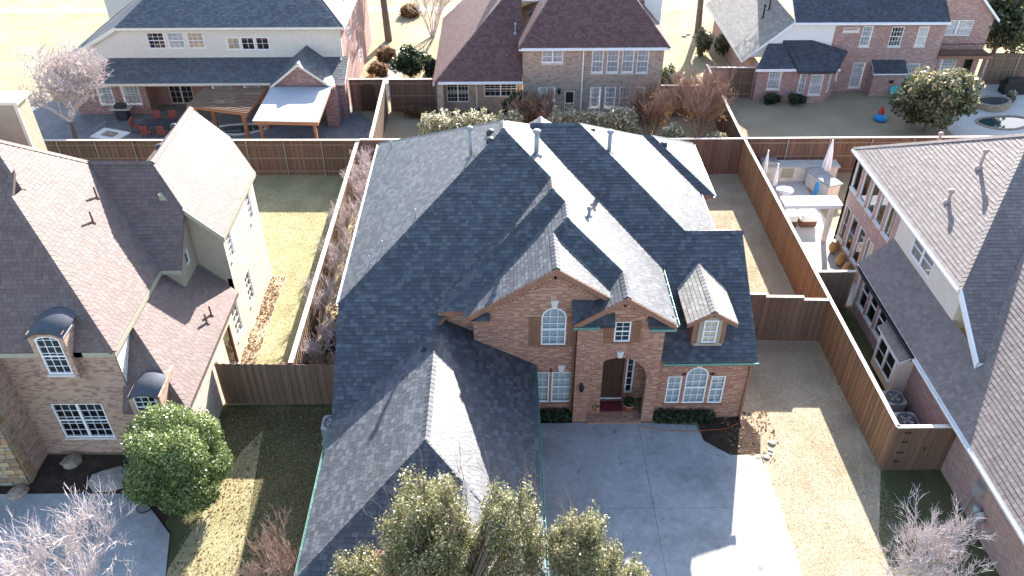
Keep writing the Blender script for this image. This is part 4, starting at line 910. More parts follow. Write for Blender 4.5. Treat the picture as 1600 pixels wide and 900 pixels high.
wall(RC, bb, **fXm(1.5), outer=[(-57, 2.8), (-53.32, 2.8), (-53.32, 5.05), (-57, 5.05)])
wall(RC, bb, **fY(54.3), outer=[(-4.3, 0), (1.5, 0), (1.5, 2.85), (-4.3, 2.85)], wins=[dict(u0=-3.85, u1=-2.3, z0=.7, z1=2.2, cols=3, rows=5, div=2, back='none'), dict(u0=-1.2, u1=1.1, z0=1.1, z1=2.25, cols=3, rows=3, div=2, back='none')])
wall(RC, bb, **fXm(-4.4), outer=[(-66, 0), (-53.4, 0), (-53.4, 2.8), (-66, 2.8)])
mb = MB(); mb.box(-4.42, -4.0, 52.95, 53.35, 0, 2.75); mb.build('porch_column', bb, RC)
mb = MB(); mb.box(-1.75, -1.68, 53.0, 53.07, 0, 2.75); mb.build('porch_post', M['cream'], RC)
gutter(RC, (-4.3, 52.7, 2.88), (1.45, 52.7, 2.88), WH, (0, -1)); gutter(RC, (1.2, 52.7, 5.2), (11.27, 52.7, 5.2), WH, (0, -1)); downspout(RC, 5.55, 53.02, .2, 5.0, WH)
mb = MB(); mb.box(10.1, 11.35, 57.4, 58.6, 3.0, 8.6); mb.build('chimney', M['sid_white'], RC)
mb = MB(); mb.lathe((4.0, 53.0, 1.85), [(.03, .4), (.12, .28), (.09, 0)], 8); mb.build('wall_lantern', M['metal_dk'], RC)
mb = MB(); mb.box(-.25, 2.1, 60.2, 61, 6.0, 8.2); mb.build('chimney', M['sid_white'], RC)
pipe(RC, 1.0, 55.3, 5.35, .6, .05); turtle_vent(RC, 2.0, 56.3, 6.3)

# ================================================================ REAR LEFT HOUSE
RL = thing('cream_siding_house', 'two-storey house with cream siding over dark red brick and slate-blue shingles', 'house', (-18, 56, 0))
SB = M['sh_blue']; bd = M['br_rl']; CR = M['cream']
def SLb(p, f, **k): return slope(RL, plane_z(p, f), SB, SB, fascia=CR, **k)
SLb([(-26.1, 54.7), (-10.9, 54.7), (-13.6, 58.6), (-23.4, 58.6)], lambda x, y: 6.0+.56*(y-54.7))
SLb([(-10.9, 54.7), (-10.6, 54.7), (-10.6, 68), (-13.6, 64), (-13.6, 58.6)], lambda x, y: 6.0+.809*(-10.9-x) if x < -10.9 else 6.0)
SLb([(-26.1, 54.7), (-23.4, 58.6), (-23.4, 62), (-30.2, 62), (-30.2, 54.7)], lambda x, y: 6.0+.809*(x+26.1) if x > -26.1 else 6.0+.53*(x+26.1))
SLb([(-13.6, 58.6), (-23.4, 58.6), (-23.4, 64), (-13.6, 64)], lambda x, y: 8.18-.2*(y-58.6), expo=.3)
SLb([(-30, 52.5), (-10.6, 52.5), (-10.6, 55.0), (-30, 55.0)], lambda x, y: 2.98+.34*(y-52.5))
for sgn in (-1, 1):
    SLb([(-13.4, 51.7), (-13.4, 55.0), (-13.4+sgn*2.1, 55.0), (-13.4+sgn*2.1, 51.7)], lambda x, y: 4.62-.76*abs(x+13.4))
cap_line(RL, (-13.4, 51.7, 4.62), (-13.4, 54.95, 4.62), SB)
wall(RL, M['sid_cream'], **fY(55.0), outer=[(-29.9, 3.6), (-11.0, 3.4), (-11.0, 5.85), (-26.1, 5.85)], wins=
    [dict(u0=-24.2+i*1.34, u1=-23.03+i*1.34, z0=4.45, z1=5.58, cols=3, rows=4, back=('none', 'blind', 'curtain')[i]) for i in range(3)] +
    [dict(u0=-18.85+i*1.0, u1=-17.95+i*1.0, z0=4.33, z1=5.22, cols=2, rows=2, back='curtain' if i == 0 else 'none', sash=False) for i in range(3)])
for z_ in (3.95, 4.15): cover('siding', [(-29.6, 54.985, z_-.2), (-11.02, 54.985, z_-.2), (-11.02, 54.985, z_), (-29.6, 54.985, z_)], M['sid_cream'], RL, .2, 40, 41, .014, kind='stuff')
for z_ in (5.7,): cover('siding', [(-26.3, 54.985, z_-.12), (-11.02, 54.985, z_-.12), (-11.02, 54.985, z_+.12), (-26.0, 54.985, z_+.12)], M['sid_cream'], RL, .2, 40, 41, .014, kind='stuff')
wall(RL, bd, **fXp(-11.0), outer=[(55.22, 0), (68, 0), (68, 5.8), (55.22, 5.8)], wins=[dict(u0=58, u1=59, z0=3.9, z1=5.3, back='none'), dict(u0=61.5, u1=62.4, z0=.8, z1=2.4, back='none')])
rake(RL, (-30.2, 3.85), (-26.1, 6.03), 54.72, CR, .25, .06)
wall(RL, bd, **fY(54.2), outer=[(-30, 0), (-24.9, 0), (-24.9, 2.9), (-30, 2.9)], wins=[dict(u0=-28.4, u1=-27.3, z0=.65, z1=2.45, cols=3, rows=5), dict(u0=-26.7, u1=-25.4, z0=.65, z1=2.45, cols=4, rows=5)])
wall(RL, bd, **fXp(-24.9), outer=[(54.42, 0), (55.75, 0), (55.75, 2.9), (54.42, 2.9)])
wall(RL, bd, **fY(55.75), outer=[(-24.9, 0), (-11.2, 0), (-11.2, 3.4), (-24.9, 3.4)], wins=[dict(u0=-24.0, u1=-22.3, z0=.08, z1=2.3, cols=2, rows=5, div=2, back='none', frame='cream', sash=False), dict(u0=-20.9, u1=-19.4, z0=.08, z1=2.3, cols=2, rows=5, div=2, back='blind', frame='cream', sash=False), dict(u0=-18.6, u1=-17.4, z0=.8, z1=2.3, cols=3, rows=4)])
wall(RL, bd, **fY(52.0), outer=[(-15.3, 2.8), (-11.45, 2.8), (-11.45, 3.05), (-13.4, 4.4), (-15.3, 3.05)])
rake(RL, (-15.5, 3.02), (-13.4, 4.62), 51.7, CR, .16, .04); rake(RL, (-13.4, 4.62), (-11.3, 3.02), 51.7, CR, .16, .04)
mb = MB(); mb.box(-12.0, -11.2, 51.9, 53.9, 0, 2.95); mb.build('brick_pier', bd, RL)
mb = MB(); mb.box(-11.19, -10.76, 53.2, 53.88, 0, 3.0); mb.build('brick_pier', bd, RL)
gutter(RL, (-30, 52.5, 3.0), (-15.6, 52.5, 3.0), CR, (0, -1)); gutter(RL, (-26.1, 54.7, 5.99), (-10.9, 54.7, 5.99), CR, (0, -1)); downspout(RL, -11.1, 54.9, 3.7, 5.85, CR)
mb = MB(); mb.box(-29.8, -26.4, 62.2, 68, 3.0, 9.0); mb.build('upper_storey', M['sid_cream'], RL)

# ================================================================ REAR RIGHT HOUSE
RR = thing('pink_brick_house', 'pink-red brick house with dark slate roof, bay windows and small balcony', 'house', (27, 60, 0))
SV = M['sh_navy']; bp_ = M['br_rr']
def SRr(p, f, sh=SV, **k): return slope(RR, plane_z(p, f), sh, sh, fascia=WH, **k)
SRr([(20.9, 57.0), (31.95, 57.0), (31.95, 62.5), (20.9, 62.5)], lambda x, y: 5.35+.72*(y-57.0))
SRr([(20.9, 62.5), (31.95, 62.5), (31.95, 68), (20.9, 68)], lambda x, y: 9.31-.72*(y-62.5), expo=.3)
SRr([(17.6, 57.2), (20.95, 57.2), (20.95, 70), (17.6, 70)], lambda x, y: 2.55+.85*(x-17.6), sh=M['sh_grey'])
SRr([(18.2, 55.5), (24.3, 55.5), (23.4, 57.2), (19.3, 57.2)], lambda x, y: 2.55+.72*(y-55.5))
SRr([(21.2, 55.2), (23.9, 55.2), (24.95, 56.6), (22.5, 57.4), (20.4, 57.4)], lambda x, y: 2.5+.66*(y-55.2), expo=.2) if False else slope(RR, plane_z([(21.2, 55.2), (23.9, 55.2), (24.95, 56.6), (22.5, 57.4), (20.4, 57.4)], lambda x, y: 2.5+.66*(y-55.2)), SV, SV, fascia=SV)
wall(RR, bp_, **fY(57.4), outer=[(24.0, 0), (32.0, 0), (32.0, 5.2), (24.0, 5.2)], sill='stone_w', wins=[
    dict(u0=24.6, u1=25.75, z0=4.55, z1=4.85, cols=1, rows=1, back='curtain', sash=False), dict(u0=26.0, u1=26.75, z0=3.45, z1=4.95, cols=3, rows=4, back='blind'), dict(u0=28.1, u1=29.0, z0=3.45, z1=4.9, cols=4, rows=4, back='none'), dict(u0=30.05, u1=30.8, z0=3.45, z1=4.9, cols=3, rows=4),
    dict(u0=26.0, u1=26.9, z0=.3, z1=2.25, cols=4, rows=5), dict(u0=29.95, u1=30.95, z0=.6, z1=2.15, cols=4, rows=4), dict(u0=24.5, u1=25.0, z0=.9, z1=2.1, cols=2, rows=4)])
wall(RR, M['sid_white'], **fY(57.42), outer=[(17.9, 2.7), (24.0, 2.7), (24.0, 5.2), (20.9, 5.2)])
wall(RR, bp_, **fY(55.9), outer=[(18.5, 0), (21.5, 0), (21.5, 2.5), (18.5, 2.5)], sill='stone_w', wins=[dict(u0=19.35, u1=20.3, z0=.85, z1=2.38, cols=4, rows=5)])
wall(RR, bp_, O=(21.5, 55.9), D=(.6, -.8) if False else (.8, -.6), outer=[(0, 0), (.75, 0), (.75, 2.4), (0, 2.4)], wins=[dict(u0=.12, u1=.62, z0=.6, z1=2.2, cols=2, rows=4)])
wall(RR, bp_, **fY(55.45), outer=[(22.1, 0), (23.5, 0), (23.5, 2.4), (22.1, 2.4)], sill='stone_w', wins=[dict(u0=22.3, u1=23.2, z0=.6, z1=2.15, cols=4, rows=5)])
wall(RR, bp_, O=(23.5, 55.45), D=(.62, .784), outer=[(0, 0), (1.9, 0), (1.9, 2.4), (0, 2.4)], wins=[dict(u0=.3, u1=.85, z0=.6, z1=2.15, cols=2, rows=4)])
wall(RR, bp_, **fXm(18.5), outer=[(-70, 0), (-56.12, 0), (-56.12, 2.5), (-70, 2.5)])
wall(RR, bp_, **fY(58.7), outer=[(32.0, 0), (36.0, 0), (36.0, 5.0), (34.2, 6.8), (32.0, 6.8)], wins=[dict(u0=32.4, u1=34.6, z0=3.75, z1=4.9, cols=4, rows=3, div=2), dict(u0=32.2, u1=34.3, z0=.7, z1=2.1, cols=4, rows=3, div=2, back='blind'), dict(u0=34.9, u1=35.6, z0=.05, z1=2.1, cols=1, rows=1, back='none', sash=False, frame='shutter')])
wall(RR, bp_, **fXp(36.0), outer=[(58.92, 0), (66, 0), (66, 5.0), (58.92, 5.0)])
wall(RR, bp_, **fXp(32.0), outer=[(57.6, 2.8), (58.7, 2.8), (58.7, 5.2), (57.6, 5.2)])
SRr([(31.9, 58.4), (34.2, 58.4), (34.2, 68), (31.9, 68)], lambda x, y: 7.0, expo=.4); SRr([(34.2, 58.4), (36.3, 58.4), (36.3, 68), (34.2, 68)], lambda x, y: 7.0-.95*(x-34.2))
mb = MB(); mb.box(32.02, 36.0, 57.3, 58.69, 2.5, 2.72); bal = mb.build('balcony', M['trim_brown'], RR)
mb = MB()
for i in range(28): mb.tube((32.06+i*.144, 57.35, 2.72), (32.06+i*.144, 57.35, 3.6), .012, n=4)
mb.box(32.03, 35.98, 57.32, 57.38, 3.6, 3.65); mb.box(32.03, 35.98, 57.33, 57.37, 2.78, 2.81); mb.build('railing', M['metal_dk'], bal)
for x in (32.3, 35.8):
    mb = MB(); mb.box(x-.1, x+.1, 57.35, 57.55, 0, 2.5); mb.build('porch_post', bp_, RR)
mb = MB(); mb.box(27.3, 29.6, 56.5, 57.38, 0, 1.75); bx_ = mb.build('chimney_base', bp_, RR)
slope(bx_, [(27.2, 56.4, 1.78), (29.7, 56.4, 1.78), (29.7, 57.38, 2.45), (27.2, 57.38, 2.45)], SV, SV, thick=.1, fascia=WH)
mb = MB(); mb.box(28.55, 28.85, 56.47, 56.5, 1.0, 1.25); mb.build('vent', M['metal_dk'], bx_)
gutter(RR, (20.9, 57.0, 5.33), (31.95, 57.0, 5.33), WH, (0, -1)); rake(RR, (17.6, 2.55), (20.95, 5.4), 57.2, WH, .18, .05)
pipe(RR, 19.8, 61, 4.4, .9, .06, 'metal_dk'); pipe(RR, 20.3, 61.5, 4.8, .9, .06, 'metal_dk')

# ================================================================ FENCES
PICK = {}
def picket_mesh(h, w, mat):
    k = (round(h, 2), w, mat.name)
    if k not in PICK:
        mb = MB(); c = .03
        mb.add([(-w/2, 0, -.02), (w/2, 0, -.02), (w/2, 0, h-c), (w/2-c, 0, h), (-w/2+c, 0, h), (-w/2, 0, h-c), (-w/2, .018, -.02), (w/2, .018, -.02), (w/2, .018, h-c), (w/2-c, .018, h), (-w/2+c, .018, h), (-w/2, .018, h-c)],
               [(0,1,2,3,4,5), (11,10,9,8,7,6), (1,0,6,7), (2,1,7,8), (3,2,8,9), (4,3,9,10), (5,4,10,11), (0,5,11,6)]); PICK[k] = mb.mesh('picket', mat)
    return PICK[k]
def fence(label, p0, p1, mat, h=2.3, cap=True, posts='metal', flip=False, group=None, w=.145, steps=None, rails=3, post_side=1, thick_cap=.16, capmat=None):
    """pickets face local -Y; rails and posts on +Y"""
    if flip: p0, p1 = p1, p0
    L = math.hypot(p1[0]-p0[0], p1[1]-p0[1]); ang = math.atan2(p1[1]-p0[1], p1[0]-p0[0])
    t = thing('fence', label, 'fence', (p0[0], p0[1], 0), ang, group, local=True); n = int(L/w); pw = L/n
    hh = lambda x: h + (0 if not steps else next(dz for xx, dz in steps if x <= xx))
    for i in range(n):
        x = (i+.5)*pw; o = bpy.data.objects.new('picket', picket_mesh(hh(x), round(pw+.032, 3), mat)); COL.objects.link(o); o.parent = t
        o.location = (x, (-.018 if i % 2 else .009)+random.uniform(-.002, .002), random.uniform(-.012, .0)); o.rotation_euler = (0, random.uniform(-.003, .003), 0)
    for k in range(rails):
        z = .3+(h-.6)*k/max(1, rails-1); mb = MB(); mb.box(0, L, .032, .07, z-.045, z+.045); link(bpy.data.objects.new('rail', mb.mesh('rail', M['fence_grey'])), t)
    np_ = max(2, int(round(L/2.4))+1)
    for i in range(np_):
        x = min(max(L*i/(np_-1), .05), L-.05); mb = MB()
        if posts == 'metal': mb.tube((x, .104, 0), (x, .104, hh(x)-.04), .033, n=8)
        else: mb.box(x-.045, x+.045, .072, .16, 0, hh(x)-.02)
        link(bpy.data.objects.new('post', mb.mesh('post', M['metal'] if posts == 'metal' else M['fence_grey'])), t)
    if cap:
        segs = steps or [(L, 0)]; x0 = 0
        for xx, dz in segs:
            xx = min(xx, L); mb = MB(); mb.box(x0-.01, xx+.01, -.05, thick_cap-.05, h+dz+.004, h+dz+.045); link(bpy.data.objects.new('cap_board', mb.mesh('cap', capmat or M['cap'])), t); x0 = xx
    return t
FG = 'cedar board fences between the gardens'
fence('tall cedar side fence in sunlit gold tones with pale cap between the dry lawn and the patio', (14.8, 21.07), (14.8, 45.0), M['fence_sunlit'], 2.4, flip=True, posts='wood', capmat=M['cap'])
fence('cedar fence with a pale cap between the two rear gardens, beside bare shrubs', (14.8, 45.05), (15.0, 57.0), M['fence'], 2.3, flip=True)
fence('short stepped cedar fence beside the house with the dormer', (10.0, 29.0), (14.8, 28.85), M['fence'], 2.4, posts='wood', steps=[(1.9, .3), (3.6, .15), (9, 0)])
g = fence('red-brown cedar gate panel closing off the air conditioners', (14.8, 21.05), (17.15, 21.05), M['fence'], 2.4, posts='wood')
for z in (.5, 1.0, 1.6, 2.1):
    mb = MB(); mb.box(.35, .62, -.03, -.012, z, z+.06); link(bpy.data.objects.new('hinge', mb.mesh('hinge', M['metal_dk'])), g)
mb = MB(); mb.box(1.35, 1.4, -.035, -.012, 1.1, 1.35); link(bpy.data.objects.new('latch', mb.mesh('latch', M['metal_dk'])), g)
fence('dark fence panel between the patio and the narrow side passage', (14.9, 31.3), (16.9, 31.3), M['fence_grey'], 2.2, cap=True, flip=False)
fence('weathered grey-brown cedar fence joining the tan brick house to the main house', (-11.95, 25.1), (-6.3, 24.95), M['fence_grey'], 2.3, cap=False, posts='wood')
fence('weathered cedar side fence with bare branches beside the charcoal roof', (-8.75, 25.1), (-8.75, 45.0), M['fence_grey'], 2.3, cap=True, flip=False, posts='wood', thick_cap=.2)
fence('long cedar fence with metal posts and rails along the green lawn', (-34, 45.4), (-8.7, 45.1), M['fence'], 2.4, flip=True)
fence('plain cedar fence behind the charcoal roof, left of the hedges', (-8.65, 45.1), (-3, 45.0), M['fence'], 2.4)
fence('cedar fence beyond the dry lawn, at the right end of the charcoal roof', (8.5, 44.9), (14.82, 44.9), M['fence'], 2.4)
fence('cedar fence behind the white patio umbrellas', (14.95, 45.0), (30.5, 45.0), M['fence'], 2.4, flip=True)
fence('cedar fence with white cap between the flagstone patio and the shrub garden', (-7.95, 45.3), (-8.1, 54.3), M['fence_grey'], 2.4, posts='wood', thick_cap=.2)
fence('dark red cedar fence with an arched gate beside the cream siding house', (-10.7, 54.45), (-8.1, 54.45), M['fence'], 2.4, flip=True)
fence('dark red cedar fence panels left of the buff brick house', (-7.9, 54.4), (-4.6, 54.4), M['fence'], 2.4, flip=True)
fence('dark red cedar fence right of the buff brick house', (11.1, 53.3), (14.7, 53.2), M['fence'], 2.3, flip=True)
fence('dark cedar fence left of the pink brick house', (15.1, 56.5), (18.45, 56.4), M['fence'], 2.3, flip=True)
fence('dark green stained fence beyond the spa terrace', (36.2, 58.6), (44, 58.4), M['fence_grey'], 2.4, flip=True, capmat=M['fence_grey'])
# arched gate leaf in the dark fence
mb = MB(); mb.prism([(-9.95, 54.36), (-8.95, 54.36), (-8.95, 54.4), (-9.95, 54.4)], .1, 1.75)
n_ = 10
mb.add([(-9.45+.5*math.cos(math.pi*i/n_), 54.36, 1.75+.35*math.sin(math.pi*i/n_)) for i in range(n_+1)], [tuple(range(n_+1))])
tag(mb.build('garden_gate', M['door_wood']), 'arched dark wooden garden gate in the red fence', 'gate')

# ================================================================ VEGETATION
def branch_tree(V, F, p, d, L, r, lev, rg, spread=.6, up=.25, minr=.004, kids=(2, 4)):
    """recursive limbs as tapered tubes"""
    segs = 3; q = Vector(p); dd = Vector(d).normalized(); pts = [(q.copy(), r)]
    for i in range(segs):
        dd = (dd+Vector((rg.uniform(-1, 1), rg.uniform(-1, 1), rg.uniform(-.6, 1)*up*2))*.16).normalized(); q = q+dd*(L/segs); pts.append((q.copy(), r*(1-.5*(i+1)/segs)))
    n = 6 if r > .04 else (4 if r > .012 else 3)
    for (a, ra), (b, rb) in zip(pts, pts[1:]):
        ax = (b-a).normalized(); o1 = ax.orthogonal().normalized(); o2 = ax.cross(o1); b0 = len(V)
        for c, rr in ((a, ra), (b, rb)):
            for k in range(n):
                t = 2*math.pi*k/n; w = c+(o1*math.cos(t)+o2*math.sin(t))*rr; V.append((w.x, w.y, w.z))
        for k in range(n):
            j = (k+1) % n; F.append((b0+k, b0+j, b0+n+j, b0+n+k))
    if lev <= 0: return
    for k in range(rg.randint(*kids)+1):
        i = rg.choice((1, 2, 3, 3)); s, rs = pts[i]; nd = (dd+Vector((rg.uniform(-1, 1), rg.uniform(-1, 1), rg.uniform(-.4, .8)))*spread).normalized(); nd.z += up*.5
        branch_tree(V, F, s, nd, L*rg.uniform(.55, .82), max(minr, rs*.62), lev-1, rg, spread, up, minr, kids)
def bare_tree(name, label, cat, base, h, r, lev, mat, seed, spread=.7, up=.25, stems=1, group=None, kids=(2, 3), fan=.25, minr=.006, fuzz=0):
    t = thing(name, label, cat, base, group=group); rg = random.Random(seed); V = []; F = []
    tv = MB()
    for i in range(stems):
        a = 6.283*i/stems+rg.random(); ox, oy = (.12*math.cos(a), .12*math.sin(a)) if stems > 1 else (0, 0)
        d = Vector((fan*math.cos(a), fan*math.sin(a), 1)) if stems > 1 else Vector((rg.uniform(-.06, .06), rg.uniform(-.06, .06), 1))
        top = Vector(base)+Vector((ox, oy, 0))+d.normalized()*h*.34
        tv.tube((base[0]+ox, base[1]+oy, base[2]-.05), top, r, r*.8, 8, caps=False)
        for k in range(3 if stems > 1 else 5):
            nd = d.normalized()+Vector((rg.uniform(-1, 1), rg.uniform(-1, 1), rg.uniform(0, .6)))*spread
            branch_tree(V, F, top, nd, h*.3, r*.7, lev, rg, spread, up, minr, kids)
    tv.build('trunk', mat if stems > 1 else M['bark'], t, True)
    q = [f for f in F]; me = bpy.data.meshes.new('crown'); me.from_pydata(V, [], q); me.materials.append(mat); me.update(); link(bpy.data.objects.new('crown', me), t)
    if fuzz:
        leaf_cloud('twigs', [((base[0], base[1], h*.62), (h*.36*fuzz, h*.33*fuzz, h*.42))], 2600, .05, M['leaf_dry'], t, seed, .2, up=.0, flat=6)
    return t
bare_tree('bare_tree', 'leafless pale-twigged tree over the neighbour concrete walk', 'tree', (-12.4, 13.6, 0), 6.1, .09, 5, M['twig'], 3, .8, .18, kids=(3, 3))
bare_tree('bare_tree', 'leafless pale-twigged tree in front of the wall with the meter boxes', 'tree', (13.2, 14.4, 0), 4.3, .07, 5, M['twig'], 11, .85, .16, kids=(3, 3))
bare_tree('bare_tree', 'wide leafless tree on the flagstone patio beside the chimney', 'tree', (-27.6, 48.2, 0), 6.6, .16, 5, M['twig'], 5, 1.2, .12, kids=(3, 3), minr=.015)
bare_tree('bare_shrub', 'reddish leafless shrub beside the left garage gutter', 'shrub', (-7.4, 15.6, 0), 3.0, .03, 4, M['twig_red'], 8, .6, .3, stems=5)
bare_tree('bare_shrub', 'reddish-brown leafless crape myrtle in front of the small rear window', 'shrub', (2.2, 50.3, 0), 2.9, .035, 4, M['twig_red'], 21, .5, .3, stems=7, fan=.5, minr=.01, fuzz=1.1)
bare_tree('bare_shrub', 'reddish-brown leafless crape myrtle in front of the tall rear windows', 'shrub', (9.9, 49.6, 0), 3.6, .035, 4, M['twig_red'], 22, .5, .3, stems=7, fan=.4, minr=.01, fuzz=1.1)
bare_tree('bare_shrub', 'large reddish-brown crape myrtle against the garden boundary fence', 'shrub', (13.2, 49.4, 0), 4.4, .04, 4, M['twig_red'], 23, .5, .3, stems=9, fan=.4, minr=.01, fuzz=1.1)
bare_tree('bare_tree', 'tall bare tree on the dormant lawn beyond the buff brick house', 'tree', (17.3, 70.3, 0), 11, .3, 5, M['bark'], 31, .8, .2, kids=(2, 3), minr=.02)
bare_tree('bare_tree', 'tall bare tree beside the pink sunlit wall of the siding house', 'tree', (-9.6, 68.5, 0), 12, .32, 4, M['bark'], 32, .8, .2, minr=.02)
bare_tree('bare_shrub', 'many-stemmed bare crape myrtle beside the red-brown roof', 'shrub', (-5.9, 69.5, 0), 5, .06, 3, M['twig'], 33, .5, .3, stems=8, fan=.35, minr=.012)
for i, (x, y, h) in enumerate(((-7.6, 27.0, 2.2), (-7.9, 30.2, 2.6), (-7.7, 33.5, 2.5), (-7.8, 37.0, 2.7), (-7.9, 40.6, 2.6), (-7.7, 43.4, 2.3))):
    bare_tree('bare_shrub', 'tangled leafless shrub squeezed between the side fence and the charcoal roof', 'shrub', (x, y, 0), h, .025, 4, M['twig'], 50+i, .6, .25, stems=5, fan=.45, group='tangled shrubs along the side fence', minr=.007)
def leafy(name, label, cat, base, lobes, n, size, mat, trunk_r=.1, seed=0, shell=.5, patchy=.0, group=None, limbs=True, twiggy=0, **kw):
    t = thing(name, label, cat, base, group=group); mb = MB(); zt = min(l[0][2]-l[1][2]*.5 for l in lobes)
    mb.tube((base[0], base[1], -.05), (base[0], base[1], max(.2, zt)), trunk_r, trunk_r*.8, 8, caps=False)
    if limbs:
        for c, r in lobes: mb.tube((base[0], base[1], max(.15, zt*.9)), c, trunk_r*.3, trunk_r*.1, 6, caps=False)
    mb.build('trunk', M['bark'], t, True)
    leaf_cloud('crown', lobes, n, size, mat, t, seed, shell, patchy=patchy, **kw)
    if twiggy:
        V = []; F = []; q = random.Random(seed)
        for c, r in lobes[::3]: branch_tree(V, F, (c[0], c[1], c[2]-r[2]*.9), (q.uniform(-.3, .3), q.uniform(-.3, .3), 1), r[2]*1.5, .03, 2, q, .5, .4, .006, (1, 2))
        me = bpy.data.meshes.new('limbs'); me.from_pydata(V, [], F); me.materials.append(M['bark']); me.update(); link(bpy.data.objects.new('limbs', me), t)['kind'] = 'stuff'
    return t
rg = random.Random(4)
def lob(c, r, k, s=.42, seed=1):
    q = random.Random(seed); L = [(c, (r[0]*.72, r[1]*.72, r[2]*.72))]
    for i in range(k):
        d = Vector((q.gauss(0, 1), q.gauss(0, 1), q.gauss(0, .8))).normalized()
        L.append(((c[0]+d.x*r[0]*.66, c[1]+d.y*r[1]*.66, c[2]+d.z*r[2]*.66), (r[0]*s*q.uniform(.7, 1.1), r[1]*s*q.uniform(.7, 1.1), r[2]*s*q.uniform(.7, 1.1))))
    return L
leafy('holly_bush', 'big round bright green evergreen bush beside the front walk', 'bush', (-11.9, 20.0, 0), lob((-11.9, 20.0, 2.25), (2.05, 1.9, 2.3), 30, .36, 3), 105000, .06, M['leaf_holly'], .12, 2, .62, limbs=False)
def shoots(c, r, k, seed):
    q = random.Random(seed); L = [(c, (r[0]*.6, r[1]*.6, r[2]*.66))]
    for i in range(k):
        a = q.uniform(0, 6.283); f = math.sqrt(q.random()); x, y = f*math.cos(a), f*math.sin(a); zt = math.sqrt(max(.05, 1-f*f))*q.uniform(.55, 1.12); w = q.uniform(.13, .26)
        hh = q.uniform(.35, .75); L.append(((c[0]+x*r[0], c[1]+y*r[1], c[2]+r[2]*(zt-hh*.5)), (w*r[0]*1.2, w*r[1]*1.2, r[2]*hh*.6)))
    for i in range(k//2):
        d = Vector((q.gauss(0, 1), q.gauss(0, 1), q.gauss(-.3, .5))).normalized(); w = q.uniform(.22, .4)
        L.append(((c[0]+d.x*r[0]*.8, c[1]+d.y*r[1]*.8, c[2]+d.z*r[2]*.8), (w*r[0], w*r[1], w*r[2]*.8)))
    return L
leafy('live_oak', 'olive-green live oak rising in front of the garage roof', 'tree', (-1.6, 12.7, 0), shoots((-2.05, 13.2, 6.7), (1.25, 1.2, 2.6), 46, 5)+shoots((.12, 13.1, 6.6), (.9, 1.0, 2.6), 36, 6)+shoots((-3.9, 12.9, 4.7), (1.0, 1.0, 1.8), 26, 7), 66000, .052, M['leaf_oak'], .18, 3, .1, twiggy=1)
leafy('live_oak', 'smaller olive-green live oak standing over the edge of the driveway', 'tree', (2.2, 12.8, 0), shoots((2.05, 13.0, 6.0), (1.0, 1.1, 2.3), 30, 8)+shoots((3.1, 12.8, 4.9), (.85, .9, 1.5), 22, 9), 32000, .052, M['leaf_oak'], .13, 4, .1, twiggy=1)
leafy('magnolia_tree', 'glossy magnolia tree beside the blue toy and the spa', 'tree', (29.0, 50.6, 0), lob((29.0, 50.6, 2.5), (3.1, 2.4, 2.3), 34, .34, 12), 15000, .17, M['leaf_mag'], .14, 5, .5)
leafy('evergreen_tree', 'dark evergreen tree beside the balcony of the pink brick house', 'tree', (38.0, 60.5, 0), lob((38.0, 60.5, 4.4), (2.9, 2.6, 3.2), 20, .42, 14), 9000, .24, M['leaf_mag'], .2, 6, .45, bias=-.25)
leafy('clipped_shrub', 'long clipped frosted shrub left of the rear crape myrtle', 'shrub', (-1.9, 47.9, 0), [((-4.6+i*.9, 47.9, 1.5+.12*math.sin(i*2.3)), (.78, .95, 1.4)) for i in range(7)], 12000, .12, M['leaf_pale'], .06, 7, .6, limbs=False)
leafy('clipped_shrub', 'long clipped frosted shrub under the tall rear windows', 'shrub', (6.0, 47.9, 0), [((3.6+i*.9, 47.9, 1.6+.14*math.sin(i*1.9)), (.78, .95, 1.5)) for i in range(6)], 11000, .12, M['leaf_pale'], .06, 8, .6, limbs=False)
leafy('round_shrub', 'round frosted shrub between the two large crape myrtles', 'shrub', (11.0, 47.6, 0), [((11.0, 47.6, 1.1), (.85, .8, 1.0))], 3200, .11, M['leaf_pale'], .05, 9, .6, limbs=False)
leafy('round_shrub', 'frosted shrub at the corner of the garden boundary fence', 'shrub', (13.9, 47.0, 0), [((13.9, 47.0, .9), (1.0, .7, .85))], 3000, .11, M['leaf_pale'], .05, 10, .6, limbs=False)
leafy('evergreen_shrub', 'tall dark green shrub against the buff brick wall', 'shrub', (.9, 51.6, 0), lob((.9, 51.6, 1.4), (1.2, .7, 1.35), 8, .45, 15), 5000, .13, M['leaf_dark'], .06, 11, .5, limbs=False)
leafy('evergreen_shrub', 'low dark green shrub in front of the porch window', 'shrub', (-1.6, 52.0, 0), lob((-1.6, 52.0, .7), (1.0, .6, .75), 6, .45, 16), 3000, .12, M['leaf_dark'], .05, 12, .5, limbs=False)
leafy('evergreen_shrub', 'dark shrub beside the brick porch column', 'shrub', (-3.2, 52.1, 0), lob((-3.2, 52.1, .55), (.8, .5, .6), 6, .45, 17), 2200, .12, M['leaf_dark'], .05, 13, .5, limbs=False)
leafy('evergreen_shrub', 'large dark round shrub beyond the red fence on the dormant lawn', 'shrub', (-7.0, 60.6, 0), lob((-7.0, 60.6, 1.2), (1.5, 1.2, 1.25), 8, .45, 18), 5000, .15, M['leaf_dark'], .06, 14, .5, limbs=False)
leafy('evergreen_shrub', 'narrow dark shrub tucked beside the red-brown roof edge', 'shrub', (-5.4, 60.4, 0), lob((-5.4, 60.4, .9), (.7, .8, .95), 6, .45, 19), 2600, .13, M['leaf_dark'], .05, 15, .5, limbs=False)
